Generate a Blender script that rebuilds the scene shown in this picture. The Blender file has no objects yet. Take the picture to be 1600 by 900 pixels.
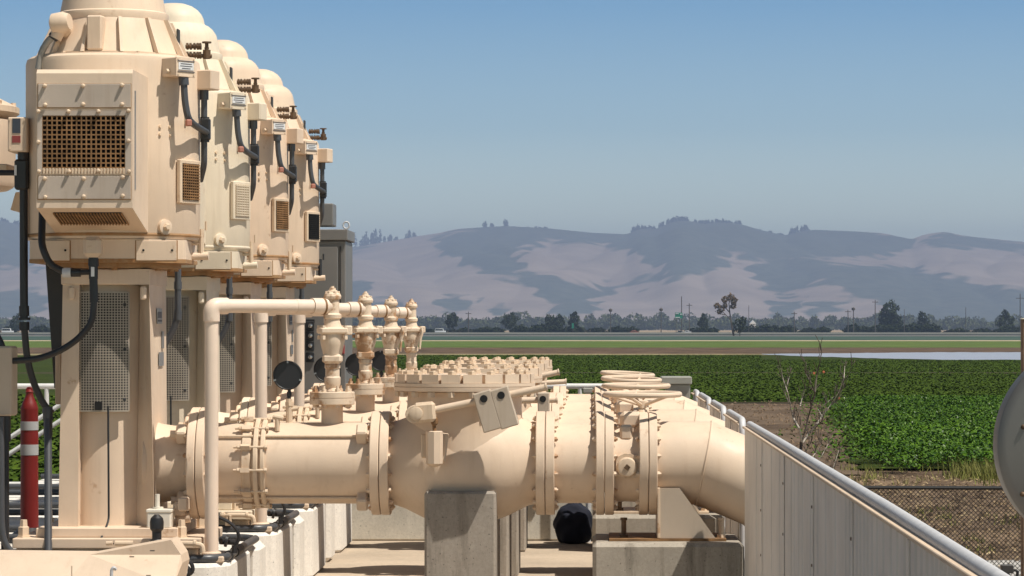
import bpy, bmesh, math, random
import numpy as np
from mathutils import Vector, Matrix
random.seed(7)
rng = np.random.default_rng(11)
R = math.radians
SC = bpy.context.scene
COL = SC.collection

# ------------------------------------------------------------------ survey numbers
F = 4920.0            # focal length in photo pixels
VX, VY = 925.0, 512.0  # where lines along the pump row converge
CZ = 2.42             # eye height above the pump deck
Y1 = 24.0             # distance to the nearest pump line
STEP = 3.5            # spacing of the four pump lines
GZ = -1.0             # level of the farm land


def PX(px, Y=Y1): return (px - VX) / F * Y
def PZ(py, Y=Y1): return CZ - (py - VY) / F * Y
def P(px, py, Y=Y1): return Vector((PX(px, Y), Y, PZ(py, Y)))
def L(n, Y=Y1): return n / F * Y


# ------------------------------------------------------------------ materials
def mat_new(name):
    m = bpy.data.materials.new(name)
    m.use_nodes = True
    nt = m.node_tree
    b = nt.nodes['Principled BSDF']
    return m, nt, b


def node(nt, t, **kw):
    n = nt.nodes.new(t)
    for k, v in kw.items():
        if k in n.inputs.keys():
            n.inputs[k].default_value = v
        else:
            setattr(n, k, v)
    return n


def coords(nt, scale=(1, 1, 1), rand=True, space='Object'):
    tc = node(nt, 'ShaderNodeTexCoord')
    mp = node(nt, 'ShaderNodeMapping')
    mp.inputs['Scale'].default_value = scale
    nt.links.new(tc.outputs[space], mp.inputs['Vector'])
    if rand:
        oi = node(nt, 'ShaderNodeObjectInfo')
        mu = node(nt, 'ShaderNodeMath', operation='MULTIPLY')
        mu.inputs[1].default_value = 41.0
        nt.links.new(oi.outputs['Random'], mu.inputs[0])
        nt.links.new(mu.outputs[0], mp.inputs['Location'])
    return mp.outputs['Vector']


def noise(nt, vec, scale, detail=4, rough=.55):
    n = node(nt, 'ShaderNodeTexNoise')
    n.inputs['Scale'].default_value = scale
    n.inputs['Detail'].default_value = detail
    n.inputs['Roughness'].default_value = rough
    nt.links.new(vec, n.inputs['Vector'])
    return n.outputs['Fac']


def ramp(nt, fac, stops):
    r = node(nt, 'ShaderNodeValToRGB')
    e = r.color_ramp.elements
    while len(e) < len(stops):
        e.new(.5)
    for i, (p, c) in enumerate(stops):
        e[i].position = p
        e[i].color = (c, c, c, 1) if isinstance(c, (int, float)) else (*c, 1)
    nt.links.new(fac, r.inputs['Fac'])
    return r.outputs['Color']


def mix(nt, fac, a, b, mode='MIX'):
    m = node(nt, 'ShaderNodeMix', data_type='RGBA', blend_type=mode)
    for s, v in ((m.inputs[0], fac), (m.inputs[6], a), (m.inputs[7], b)):
        if hasattr(v, 'is_output') or hasattr(v, 'links'):
            nt.links.new(v, s)
        elif isinstance(v, (int, float)):
            s.default_value = v if s == m.inputs[0] else (v, v, v, 1)
        else:
            s.default_value = (*v, 1)
    return m.outputs[2]


def bump(nt, b, fac, strength, dist=.01):
    n = node(nt, 'ShaderNodeBump')
    n.inputs['Strength'].default_value = strength
    n.inputs['Distance'].default_value = dist
    nt.links.new(fac, n.inputs['Height'])
    nt.links.new(n.outputs['Normal'], b.inputs['Normal'])


def paint(name, col, rust=.3, rough=.50, dirt=.5):
    m, nt, b = mat_new(name)
    v = coords(nt)
    vs = coords(nt, (7, 7, .5))
    tone = ramp(nt, noise(nt, v, 1.7, 5), [(.3, .86), (.7, 1.05)])
    c = mix(nt, 1.0, col, tone, 'MULTIPLY')
    # chalky fading and grime streaks running down
    st = ramp(nt, noise(nt, vs, 2.2, 6, .65), [(.52, 0.0), (.74, 1.0)])
    sm = node(nt, 'ShaderNodeMath', operation='MULTIPLY')
    sm.inputs[1].default_value = .30 * dirt
    nt.links.new(st, sm.inputs[0])
    c = mix(nt, sm.outputs[0], c, (col[0] * .55, col[1] * .45, col[2] * .34))
    # rust blooms
    rn = noise(nt, v, 13, 8, .68)
    lo = noise(nt, v, 2.6, 3)
    ad = node(nt, 'ShaderNodeMath', operation='MULTIPLY')
    nt.links.new(rn, ad.inputs[0]); nt.links.new(lo, ad.inputs[1])
    t0 = .41 - .19 * rust
    rf = ramp(nt, ad.outputs[0], [(t0, 0.0), (t0 + .07, 1.0)])
    rm = node(nt, 'ShaderNodeMath', operation='MULTIPLY')
    rm.inputs[1].default_value = min(.85, .35 + rust * .5)
    nt.links.new(rf, rm.inputs[0])
    c = mix(nt, rm.outputs[0], c, (.33, .15, .05))
    nt.links.new(c, b.inputs['Base Color'])
    rr = ramp(nt, noise(nt, v, 5, 4), [(.3, rough - .06), (.7, rough + .16)])
    nt.links.new(rr, b.inputs['Roughness'])
    b.inputs['Specular IOR Level'].default_value = .32
    bump(nt, b, noise(nt, v, 60, 3), .12, .004)
    return m


def plain(name, col, rough=.5, metal=0.0, var=.12, scale=6, bmp=0.05):
    m, nt, b = mat_new(name)
    v = coords(nt)
    tone = ramp(nt, noise(nt, v, scale, 5), [(.28, 1 - var), (.72, 1 + var * .6)])
    nt.links.new(mix(nt, 1.0, col, tone, 'MULTIPLY'), b.inputs['Base Color'])
    b.inputs['Roughness'].default_value = rough
    b.inputs['Metallic'].default_value = metal
    if bmp:
        bump(nt, b, noise(nt, v, 40, 3), bmp, .004)
    return m


def concrete(name, col, stain=.5, scale=3, var=.74):
    m, nt, b = mat_new(name)
    v = coords(nt)
    vs = coords(nt, (6, 6, .7))
    big = ramp(nt, noise(nt, v, scale * .5, 6, .6), [(.3, var), (.7, 1.06)])
    fine = ramp(nt, noise(nt, v, scale * 16, 5, .7), [(.3, .88), (.7, 1.08)])
    c = mix(nt, 1.0, mix(nt, 1.0, col, big, 'MULTIPLY'), fine, 'MULTIPLY')
    st = ramp(nt, noise(nt, vs, 1.5, 7, .7), [(.5, 0.0), (.75, 1.0)])
    sm = node(nt, 'ShaderNodeMath', operation='MULTIPLY')
    sm.inputs[1].default_value = stain
    nt.links.new(st, sm.inputs[0])
    c = mix(nt, sm.outputs[0], c, (col[0] * .35, col[1] * .34, col[2] * .32))
    pores = ramp(nt, noise(nt, v, 55, 2), [(.27, .45), (.33, 1.0)])
    c = mix(nt, 1.0, c, pores, 'MULTIPLY')
    nt.links.new(c, b.inputs['Base Color'])
    b.inputs['Roughness'].default_value = .85
    b.inputs['Specular IOR Level'].default_value = .25
    bump(nt, b, noise(nt, v, 30, 6, .7), .25, .006)
    return m


BEIGE = (.73, .572, .430)
M = {}
M['paint'] = paint('beige_paint', BEIGE, .2, dirt=.6)
M['paint_far'] = paint('pinkish_beige_paint', (.75, .58, .435), .2, dirt=.6)
M['paint_green'] = paint('pale_green_paint', (.745, .64, .495), .14, dirt=.8)
M['paint_rust'] = paint('rusty_beige_paint', (.75, .60, .455), .85)
M['paint_wear'] = paint('worn_beige_paint', (.68, .53, .385), .38, dirt=1.4)
M['rustpaint'] = paint('rust_stained_paint', (.38, .225, .11), .9, .6, 1.5)
M['pvc'] = paint('cream_pipe_paint', (.77, .62, .50), .02, .36, .25)
M['weight'] = paint('grey_beige_iron', (.50, .41, .32), .2, .6, .8)
M['pier'] = concrete('pier_concrete', (.36, .315, .265), .75)
M['block'] = concrete('block_concrete', (.43, .38, .315), .95)
M['pad'] = concrete('pad_concrete', (.78, .735, .67), .25, 2, .85)
M['deck'] = concrete('deck_concrete', (.50, .405, .305), .12, 1.2)
M['kerb'] = concrete('kerb_concrete', (.66, .62, .54), .18)
M['grout'] = concrete('grout_concrete', (.62, .52, .40), .4)
M['rubber'] = plain('black_rubber', (.018, .018, .02), .45)
M['conduit'] = plain('dark_conduit', (.065, .068, .075), .38)
M['flex'] = plain('grey_flex_hose', (.30, .28, .25), .5)
M['shroud'] = plain('dark_shroud', (.05, .047, .045), .6)  # dark parts, plus shade put into colour on skirt strip and leg
M['black'] = plain('black_void', (.008, .008, .008), .9, bmp=0)  # black parts, and inner shade of openings and holes put into colour
M['galv'] = plain('galvanised_steel', (.55, .55, .56), .62, .1, .1, 14)
M['rail'] = plain('white_rail', (.74, .73, .71), .4, .1)
M['tank'] = plain('aluminium_tank', (.20, .19, .175), .48, .6, .08, 3)
M['cabinet'] = plain('grey_cabinet', (.23, .215, .20), .42, .35, .12, 2)
M['boxgrey'] = plain('grey_green_box', (.31, .305, .27), .5)
M['coverplate'] = paint('weathered_plate_paint', (.50, .42, .35), .2, .55, .8)
M['panel'] = paint('panel_paint', (.84, .775, .70), .06, .55, .5)
M['rustmetal'] = plain('rusty_steel', (.29, .155, .065), .8, .1, .55, 9, .3)
M['brass'] = plain('weathered_brass', (.13, .078, .042), .6, .3, .5, 20)
M['guard'] = plain('guard_mesh', (.35, .305, .25), .5, .2, .1)
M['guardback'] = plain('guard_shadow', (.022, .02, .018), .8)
M['plate'] = plain('nameplate_metal', (.33, .34, .35), .35, .6, .2, 30)
M['whitebox'] = plain('white_plastic', (.76, .70, .60), .4)
M['label'] = plain('white_label', (.72, .72, .72), .4)
M['ink'] = plain('label_ink', (.10, .10, .12), .6, bmp=0)
M['redink'] = plain('red_label', (.28, .05, .045), .5, bmp=0)
M['blueink'] = plain('dark_label', (.045, .055, .075), .5, bmp=0)
M['orange'] = plain('orange_red_plastic', (.16, .006, .004), .5, 0, .12)
M['reflect'] = plain('white_reflective_band', (.36, .36, .36), .5)
M['chrome'] = plain('chrome_button', (.6, .6, .6), .2, .9)
M['tarp'] = plain('dark_blue_tarp', (.006, .008, .02), .9)
M['signgreen'] = plain('road_sign_green', (.02, .25, .15), .5)
M['pole'] = plain('weathered_pole', (.10, .085, .075), .8)
M['wood'] = plain('brown_post', (.20, .13, .085), .8, 0, .3)
M['wire'] = plain('black_chain_link', (.02, .02, .02), .5)
M['bark'] = plain('grey_bark', (.42, .37, .31), .85, 0, .35, 12)  # paler bark with sunlight put into its colour
M['barkdark'] = plain('dark_bark', (.09, .07, .055), .9, 0, .3)
M['carwhite'] = plain('white_car_paint', (.75, .75, .75), .3, bmp=0)
M['cardark'] = plain('dark_car_paint', (.06, .06, .07), .3, bmp=0)
M['glass'] = plain('dark_glass', (.02, .025, .03), .1, bmp=0)
M['redtruck'] = plain('rust_red_load', (.42, .12, .05), .6, bmp=0)

# ------------------------------------------------------------------ mesh helper
REF = {}


def basis(d):
    d = Vector(d).normalized()
    u = Vector((0, 0, 1)) if abs(d.z) < .9 else Vector((1, 0, 0))
    a = d.cross(u).normalized()
    return a, d.cross(a).normalized()


class MB:
    def __init__(s):
        s.b = bmesh.new()

    def box(s, x0, x1, y0, y1, z0, z1, bev=0.0, mtx=None, seg=1):
        t = bmesh.new()
        v = [t.verts.new((x, y, z)) for x in (x0, x1) for y in (y0, y1) for z in (z0, z1)]
        for f in ((0, 1, 3, 2), (4, 6, 7, 5), (0, 4, 5, 1), (2, 3, 7, 6), (0, 2, 6, 4), (1, 5, 7, 3)):
            t.faces.new([v[i] for i in f])
        if bev:
            bmesh.ops.bevel(t, geom=list(t.edges), offset=bev, segments=seg, affect='EDGES', profile=.5)
        s.join(t, mtx)
        return s

    def cbox(s, c, sx, sy, sz, rz=0.0, bev=0.0, ry=0.0, rx=0.0):
        m = Matrix.Translation(Vector(c)) @ Matrix.Rotation(rz, 4, 'Z') @ Matrix.Rotation(ry, 4, 'Y') @ Matrix.Rotation(rx, 4, 'X')
        return s.box(-sx / 2, sx / 2, -sy / 2, sy / 2, -sz / 2, sz / 2, bev, m)

    def join(s, t, mtx=None):
        if mtx is not None:
            bmesh.ops.transform(t, matrix=mtx, verts=list(t.verts))
        bmesh.ops.recalc_face_normals(t, faces=list(t.faces))
        mp = {}
        for v in t.verts:
            mp[v] = s.b.verts.new(v.co)
        for f in t.faces:
            try:
                s.b.faces.new([mp[v] for v in f.verts])
            except ValueError:
                pass
        t.free()

    def rev(s, prof, o, d=(0, 0, 1), n=40, a0=None, a1=None):
        """profile [(along, radius)] spun about direction d through o"""
        t = bmesh.new()
        d = Vector(d).normalized(); o = Vector(o)
        e, f = basis(d)
        rings = []
        for a, r in prof:
            if r < 1e-6:
                rings.append([t.verts.new(o + d * a)])
            else:
                rings.append([t.verts.new(o + d * a + (e * math.cos(q) + f * math.sin(q)) * r)
                              for q in [2 * math.pi * k / n for k in range(n)]])
        for A, B in zip(rings, rings[1:]):
            for k in range(n):
                k2 = (k + 1) % n
                if len(A) == 1 and len(B) == 1: continue
                if len(A) == 1: t.faces.new((A[0], B[k], B[k2]))
                elif len(B) == 1: t.faces.new((A[k], A[k2], B[0]))
                else: t.faces.new((A[k], A[k2], B[k2], B[k]))
        for rg in (rings[0], rings[-1]):
            if len(rg) > 2: t.faces.new(rg)
        s.join(t)
        return s

    def cyl(s, p0, p1, r, r1=None, n=20):
        p0, p1 = Vector(p0), Vector(p1)
        d = p1 - p0
        return s.rev([(0, r), (d.length, r if r1 is None else r1)], p0, d, n)

    def tube(s, pts, r, n=10, rad=0.0, radii=None, caps=True):
        pts = [Vector(p) for p in pts]
        if rad:
            q = [pts[0]]
            for a, b_, c in zip(pts, pts[1:], pts[2:]):
                d0, d1 = (a - b_), (c - b_)
                k = min(rad, d0.length * .48, d1.length * .48)
                A, C = b_ + d0.normalized() * k, b_ + d1.normalized() * k
                for i in range(7):
                    u = i / 6
                    q.append(A * (1 - u) ** 2 + b_ * 2 * u * (1 - u) + C * u * u)
            q.append(pts[-1])
            pts = q
        t = bmesh.new()
        rings = []
        e = None
        for i, p in enumerate(pts):
            d = (pts[min(i + 1, len(pts) - 1)] - pts[max(i - 1, 0)])
            if d.length < 1e-9: d = Vector((0, 0, 1))
            d.normalize()
            if e is None:
                e, f = basis(d)
            else:
                e = (e - d * e.dot(d)).normalized()
                f = d.cross(e)
            rr = radii[i] if radii else r
            if 0 < i < len(pts) - 1:
                c_ = (pts[i] - pts[i - 1]).normalized().dot((pts[i + 1] - pts[i]).normalized())
                m_ = 1 / max(.55, math.sqrt(max(.05, (1 + c_) / 2)))
            else:
                m_ = 1
            rings.append([t.verts.new(p + (e * math.cos(q) + f * math.sin(q)) * rr * (m_ if m_ < 1.5 else 1.2))
                          for q in [2 * math.pi * k / n for k in range(n)]])
        for A, B in zip(rings, rings[1:]):
            for k in range(n):
                t.faces.new((A[k], A[(k + 1) % n], B[(k + 1) % n], B[k]))
        if caps:
            t.faces.new(rings[0]); t.faces.new(rings[-1])
        s.join(t)
        return s

    def prism(s, poly, ax, lo, hi, bev=0.0):
        t = bmesh.new()
        def mk(a, b_, h):
            return {'x': (h, a, b_), 'y': (a, h, b_), 'z': (a, b_, h)}[ax]
        A = [t.verts.new(mk(a, b_, lo)) for a, b_ in poly]
        B = [t.verts.new(mk(a, b_, hi)) for a, b_ in poly]
        n = len(poly)
        for i in range(n):
            t.faces.new((A[i], A[(i + 1) % n], B[(i + 1) % n], B[i]))
        t.faces.new(A); t.faces.new(B)
        if bev:
            bmesh.ops.bevel(t, geom=list(t.edges), offset=bev, segments=1, affect='EDGES')
        s.join(t)
        return s

    def bolt(s, c, d, r, h):
        d = Vector(d).normalized()
        return s.rev([(0, r), (h, r)], c, d, 6)

    def hull(s, A, B):
        """two loops of equal length joined into a solid"""
        t = bmesh.new()
        a = [t.verts.new(p) for p in A]; b_ = [t.verts.new(p) for p in B]
        n = len(a)
        for i in range(n):
            t.faces.new((a[i], a[(i + 1) % n], b_[(i + 1) % n], b_[i]))
        t.faces.new(a); t.faces.new(b_)
        s.join(t)
        return s

    def second(s, n0):
        """faces added after the first n0 take the second material"""
        s.b.faces.ensure_lookup_table()
        for f in s.b.faces[n0:]:
            f.material_index = 1

    def build(s, name, mat, parent=None, dy=0.0, smooth=32, **props):
        me = bpy.data.meshes.new(name)
        off = REF[parent.name] if parent is not None else None
        if off is not None:
            bmesh.ops.translate(s.b, vec=-off, verts=list(s.b.verts))
        s.b.to_mesh(me)
        s.b.free()
        if smooth:
            me.polygons.foreach_set('use_smooth', [True] * len(me.polygons))
            me.set_sharp_from_angle(angle=R(smooth))
        for m_ in (mat if isinstance(mat, (list, tuple)) else [mat]):
            me.materials.append(m_)
        o = bpy.data.objects.new(name, me)
        COL.objects.link(o)
        if parent is not None:
            o.parent = parent
            REF[o.name] = off
        elif dy:
            o.location.y = dy
        for k, v in props.items():
            o[k] = v
        return o


def tag(o, label, cat, group=None):
    o['label'] = label; o['category'] = cat
    if group: o['group'] = group
    return o


def thing(name, label, cat, base, dy=0.0, group=None):
    o = bpy.data.objects.new(name, None)
    COL.objects.link(o)
    o.empty_display_size = .2
    base = Vector(base)
    o.location = base + Vector((0, dy, 0))
    REF[o.name] = base
    return tag(o, label, cat, group)


def mesh_np(name, verts, faces, mat, smooth=False):
    me = bpy.data.meshes.new(name)
    me.from_pydata(verts.tolist() if hasattr(verts, 'tolist') else verts, [], faces.tolist() if hasattr(faces, 'tolist') else faces)
    if smooth:
        me.polygons.foreach_set('use_smooth', [True] * len(me.polygons))
    me.materials.append(mat)
    o = bpy.data.objects.new(name, me)
    COL.objects.link(o)
    return o


def kind(o, k):
    o['kind'] = k
    return o
# ------------------------------------------------------------------ pump lines
ZA = PZ(723.5)                    # pipe centre height
CX = PX(177); MC = Vector((CX, Y1, 0))   # motor axis
PADZ = .68
LINE = ['nearest line', 'line of the pale green pump', 'third line from the front', 'farthest line']
PAINT = [M['paint'], M['paint_green'], M['paint_far'], M['paint']]


def az(a, r, z):
    """point round the motor: a in degrees from the side facing the camera, towards the right"""
    return Vector((CX + math.sin(R(a)) * r, Y1 - math.cos(R(a)) * r, z))


def flange(t, x0, x1, r, side, m, n=16, name='flange'):
    """one flange disc between two x positions, with a ring of nuts standing on its outer side"""
    mb = MB()
    mb.rev([(0, r - .006), (.006, r), (x1 - x0 - .006, r), (x1 - x0, r - .006)], (x0, Y1, ZA), (1, 0, 0), 56)
    n0 = len(mb.b.faces)
    br = r - .05
    for k in range(n):
        a = 2 * math.pi * (k + .5) / n
        c = Vector((x0 if side < 0 else x1, Y1 + math.cos(a) * br, ZA + math.sin(a) * br))
        mb.bolt(c, (side, 0, 0), .021, .018)
        mb.rev([(0, .011), (.028, .010)], c, (side, 0, 0), 8)
    mb.second(n0)
    return mb.build(name, [m, M['paint_rust']], t)


def hrod(mb, a, x0, x1, r=.010, rr=.323):
    y, z = Y1 + math.cos(a) * rr, ZA + math.sin(a) * rr
    mb.cyl((x0, y, z), (x1, y, z), r, n=8)


def build_pump(i):
    dy = STEP * i
    pt = PAINT[i]
    lab = ['nearest beige vertical pump motor with rusty square intake grille facing the camera',
           'pale greenish cream pump motor, the only greenish one in the row',
           'pinkish beige pump motor right behind the pale green motor',
           'farthest beige pump motor with black side vent before the grey cabinet'][i]
    t = thing('pump_motor', lab, 'pump', (CX, Y1, PADZ), dy, 'vertical pump motors in a row')
    # --- motor body
    b = MB()
    b.rev([(PZ(377) , .50), (PZ(376), .645), (PZ(370), .657), (PZ(104), .657), (PZ(97), .648), (PZ(93), .62), (PZ(92), .50)], MC, n=72)
    b.build('motor_body', pt, t)
    # weld seam bands and lifting pads
    b = MB()
    b.rev([(0, .659), (.012, .663), (.024, .659)], MC + Vector((0, 0, PZ(372))), n=72)
    b.build('seam_band', M['rustpaint'] if i != 1 else pt, t)
    # --- upper skirt with ribs
    b = MB()
    zt, zb = PZ(34), PZ(93)
    b.rev([(zb, .55), (zb + .02, .552), (zb + .022, .525), (zt, .415)], MC, n=64)
    for k in range(12):
        a = 15 + 30 * k
        p0, p1 = az(a, .535, zb + .015), az(a, .43, zt)
        tt = az(a + 90, 1, 0) - MC
        w = tt.normalized() * .012
        rad = (az(a, 1, 0) - MC).normalized()
        A = [p0 - w, p0 + rad * .045 - w, p1 + rad * .02 - w, p1 - rad * .03 - w]
        B = [p0 + w, p0 + rad * .045 + w, p1 + rad * .02 + w, p1 - rad * .03 + w]
        b.hull(A, B)
    b.build('skirt', pt, t)
    b = MB()
    for k in range(6):
        b.bolt(az(30 * k * 2 + 28, .565, zb), (0, 0, 1), .018, .02)
    b.rev([(zb - .006, .52), (zb - .004, .60), (zb + .008, .60), (zb + .01, .52)], MC, n=64)
    b.build('top_ring', pt, t)
    b = MB()
    c = az(-6, .50, (zt + zb) / 2 + .01)
    b.cbox(c, .115, .13, .26, R(-6), .012)
    b.build('lifting_lug', pt, t)
    # --- cap
    b = MB()
    b.rev([(PZ(37), .38), (PZ(36), .415), (PZ(28), .422), (PZ(23), .418), (PZ(21), .400), (PZ(-1), .378), (PZ(-12), .365), (PZ(-21), .335), (PZ(-27), .30),
           (PZ(-30), .268), (PZ(-33), .262), (PZ(-40), .256), (PZ(-48), .238), (PZ(-56), .205), (PZ(-63), .155), (PZ(-67.5), .09), (PZ(-69), 0)], MC, n=64)
    b.build('cap', pt, t, smooth=40)
    b = MB()
    b.cbox(az(80, .515, PZ(66)), .016, .10, .18, 0, .004)
    b.build('shield', M['shroud'], t)  # dark strip standing in for the skirt's shaded right side
    # --- intake hood with grille
    Yf, Yb = 22.65, 23.47
    x0, x1 = PX(57, Yf), PX(207, Yf)
    g0, g1 = PX(66, Yf), PX(196, Yf)
    zt, zg1, zg0, zf, zb = PZ(108, Yf), PZ(181, Yf), PZ(262, Yf), PZ(325, Yf), PZ(365, Yb)
    b = MB()
    side = [(Yf, zf), (Yf, zt - .03), (Yf + .03, zt), (Yb, zt), (Yb, zb)]
    b.prism(side, 'x', x0, g0)
    b.prism(side, 'x', g1, x1)
    b.prism([(Yf, zg1), (Yf, zt - .03), (Yf + .03, zt), (Yb, zt), (Yb, zg1)], 'x', g0, g1)
    b.prism([(Yf, zf), (Yf, zg0), (Yb, zg0), (Yb, zb)], 'x', g0, g1)
    # rolled lip on the right, upper cover plate and lower cover plate
    hood = b.build('intake_hood', pt, t, smooth=20)
    for c0_, c1_ in ((168, 131), (311, 275)):
        b = MB()
        b.box(x0 + .012, x1 - .012, Yf - .008, Yf - .001, PZ(c0_, Yf), PZ(c1_, Yf), .003)
        cv_ = b.build('cover_plate', M['coverplate'] if i != 1 else pt, hood)
        b = MB()
        b.box(x0 + .008, x1 - .008, Yf - .0035, Yf - .0005, PZ(c0_, Yf) - .006, PZ(c1_, Yf) + .003)
        b.build('rust_seam', M['rustpaint'], cv_)
    b = MB()
    for (a0, a1, c0_, c1_) in ((58.5, 66, 173, 272), (196, 205, 173, 272), (66, 196, 173, 180.5)):
        b.box(PX(a0, Yf), PX(a1, Yf), Yf - .006, Yf - .001, PZ(c1_, Yf), PZ(c0_, Yf), 0)
    b.build('grille_frame', M['coverplate'] if i != 1 else pt, hood)
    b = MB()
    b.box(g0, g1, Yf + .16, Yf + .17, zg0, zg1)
    b.build('recess', M['black'], hood)  # black back panel, the hood's inner shade put into its colour
    b = MB()
    n = 17
    for k in range(n + 1):
        x = g0 + (g1 - g0) * k / n
        b.box(x - .0045, x + .0045, Yf - .004, Yf + .02, zg0, zg1)
    for k in range(12):
        z = zg0 + (zg1 - zg0) * k / 11
        b.box(g0, g1, Yf - .002, Yf + .016, z - .005, z + .005)
    b.build('grille', M['rustmetal'], hood, smooth=0)
    b = MB()
    zl0, zl1 = PZ(272, Yf), PZ(263, Yf)
    for k in range(26):
        x = g0 + (g1 - g0) * (k + .5) / 26
        b.box(x - .007, x + .007, Yf - .012, Yf - .001, zl0, zl1, .002)
    b.build('drip_strip', M['paint_wear'], hood)
    b = MB()
    for (px, py) in [(70, 134), (130, 134), (191, 133), (71, 164), (130, 163), (191, 163), (60, 174), (107, 174), (154, 174), (201, 173),
                     (60, 222), (201, 220), (61, 268), (108, 268), (154, 267), (202, 268), (70, 279), (131, 279), (192, 277), (71, 308), (131, 307), (192, 306)]:
        p = P(px, py, Yf - .006)
        b.rev([(0, .0155), (.012, .0155), (.03, .011), (.033, .006)], p, (0, -1, 0), 8)
    b.build('screws', M['paint_wear'], hood)
    # slanted underside louvre
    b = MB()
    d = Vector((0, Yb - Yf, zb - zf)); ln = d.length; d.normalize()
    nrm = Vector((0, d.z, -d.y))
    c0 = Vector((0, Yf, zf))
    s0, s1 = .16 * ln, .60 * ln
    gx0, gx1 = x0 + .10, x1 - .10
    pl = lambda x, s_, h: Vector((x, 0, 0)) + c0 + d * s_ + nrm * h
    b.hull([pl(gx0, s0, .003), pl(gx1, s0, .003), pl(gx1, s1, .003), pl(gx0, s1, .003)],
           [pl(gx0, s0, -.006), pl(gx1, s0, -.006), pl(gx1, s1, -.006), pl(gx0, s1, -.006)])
    lv = b.build('louvre_recess', M['black'], hood, smooth=0)  # black plate on the slope stands in for a shaded opening
    b = MB()
    for k in range(23):
        x = gx0 + (gx1 - gx0) * k / 22
        b.hull([pl(x - .005, s0, .004), pl(x + .005, s0, .004), pl(x + .005, s1, .004), pl(x - .005, s1, .004)],
               [pl(x - .005, s0, .014), pl(x + .005, s0, .014), pl(x + .005, s1, .014), pl(x - .005, s1, .014)])
    b.build('louvre', M['rustmetal'], lv, smooth=0)
    # narrow slot on the right cheek
    b = MB()
    b.box(x1 - .002, x1 + .004, Yf + .10, Yf + .15, PZ(295, Yf), PZ(140, Yf))
    b.build('cheek_slot', M['plate'], hood)
    # --- side vent
    a = 66
    f = b = MB()
    c = az(a, .667, PZ(287))
    b.cbox(c, .29, .035, .33, R(a), .006)
    fr = b.build('side_vent', M['paint_wear'] if i != 1 else pt, t)
    b = MB()
    b.cbox(az(a, .684, PZ(287)), .235, .006, .275, R(a))
    rc = b.build('vent_recess', M['black'] if i != 1 else M['paint_wear'], fr)  # black stands in for shade inside the vent; painted on the green pump
    b = MB()
    for k in range(13):
        z = PZ(287) + .275 * (k - 6) / 13
        b.cbox(az(a, .689, z), .235, .012, .0085, R(a))
    for k in range(0 if i == 3 else 8):
        off = .235 * (k - 3.5) / 8
        c = az(a, .692, PZ(287)) + Vector((math.cos(R(a)), math.sin(R(a)), 0)) * off
        b.cbox(c, .006, .006, .275, R(a))
    b.build('slats', [M['rustmetal'], pt, M['rustmetal'], M['black']][i], fr, smooth=0)
    # --- drain plug
    b = MB()
    c = az(43.5, .652, PZ(358))
    dr = (c - Vector((CX, Y1, c.z))).normalized()
    b.rev([(0, .058), (.03, .056), (.034, .04)], c, dr, 24)
    dp = b.build('drain_boss', pt, t)
    b = MB()
    b.rev([(.03, .03), (.05, .028), (.06, .02)], c, dr, 6)
    b.build('plug', M['paint_wear'], dp)
    # --- terminal box with label, facing right-front
    zt, zb = PZ(90, 23.5), PZ(120, 23.5)
    a = 50
    c = az(a, .72, (zt + zb) / 2)
    b = MB()
    b.cbox(c, .185, .16, zt - zb, R(a), .008)
    tb = b.build('terminal_box', pt, t)
    e1 = Vector((math.cos(R(a)), math.sin(R(a)), 0)); er = Vector((math.sin(R(a)), -math.cos(R(a)), 0))
    b = MB()
    b.cbox(c + er * .084, .19, .012, (zt - zb) + .006, R(a), .003)
    lid = b.build('lid', pt, tb)
    b = MB()
    b.cbox(c + er * .092 + Vector((0, 0, .005)), .15, .004, .055, R(a))
    pl_ = b.build('label_plate', M['label'], tb)
    b = MB()
    for k, w_ in enumerate((.11, .12, .085)):
        b.cbox(c + er * .0945 + Vector((0, 0, .022 - .017 * k)), w_, .002, .006, R(a))
    b.cbox(c + er * .0945 + Vector((0, 0, .043)), .17, .003, .006, R(a))
    b.cbox(c + er * .0945 + Vector((0, 0, -.035)), .17, .003, .006, R(a))
    b.build('print', M['ink'], tb)
    b = MB()
    for sx in (-1, 1):
        for sz in (-1, 1):
            b.bolt(c + er * .09 + e1 * .078 * sx + Vector((0, 0, .057 * sz)), er, .007, .006)
    b.bolt(c - e1 * .093 + Vector((0, 0, -.035)), -e1, .022, .03)
    b.build('screws', M['paint_wear'], tb)
    # --- pipe box further round and its conduit
    b = MB()
    c2 = az(88, .71, PZ(126))
    b.cbox(c2, .155, .16, .15, R(72), .008)
    pb = b.build('pull_box', pt, t)
    b = MB()
    x = c2.x; y = c2.y
    q = lambda px, py, yy: P(px, py, yy)
    b.tube([q(319, 138, y), q(319, 215, y), q(319, 258, y + .02), q(313, 282, y + .12)], .024, 10, .05)
    b.cyl(q(319, 140, y), q(319, 156, y), .034)
    b.cyl(q(319, 183, y), q(319, 190, y), .03)
    cd = b.build('conduit', M['conduit'], t)
    b = MB()
    yl_ = Y1 + .62
    b.tube([q(278, 400, yl_), q(278, 495, yl_), q(271, 516, yl_), q(252, 548, yl_)], .026, 10, .1)
    b.cyl(q(278, 440, yl_), q(278, 452, yl_), .031); b.cyl(q(278, 485, yl_), q(277.5, 500, yl_), .031)
    b.build('lower_conduit', M['conduit'], t)
    b = MB()
    b.cbox(q(321, 202, y), .075, .08, .17, 0, .012)
    b.cyl(q(320, 183, y), q(320, 222, y), .035)
    b.build('conduit_body', M['rubber'], cd)
    yA = c.y - .02
    b = MB()
    b.cyl(q(286.5, 119, yA), q(287.5, 133, yA), .038)
    b.tube([q(287, 125, yA), q(289, 160, yA), q(294, 186, yA), q(303, 195, yA + .1), q(323, 207, y - .02)], .026, 10, .06)
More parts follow.
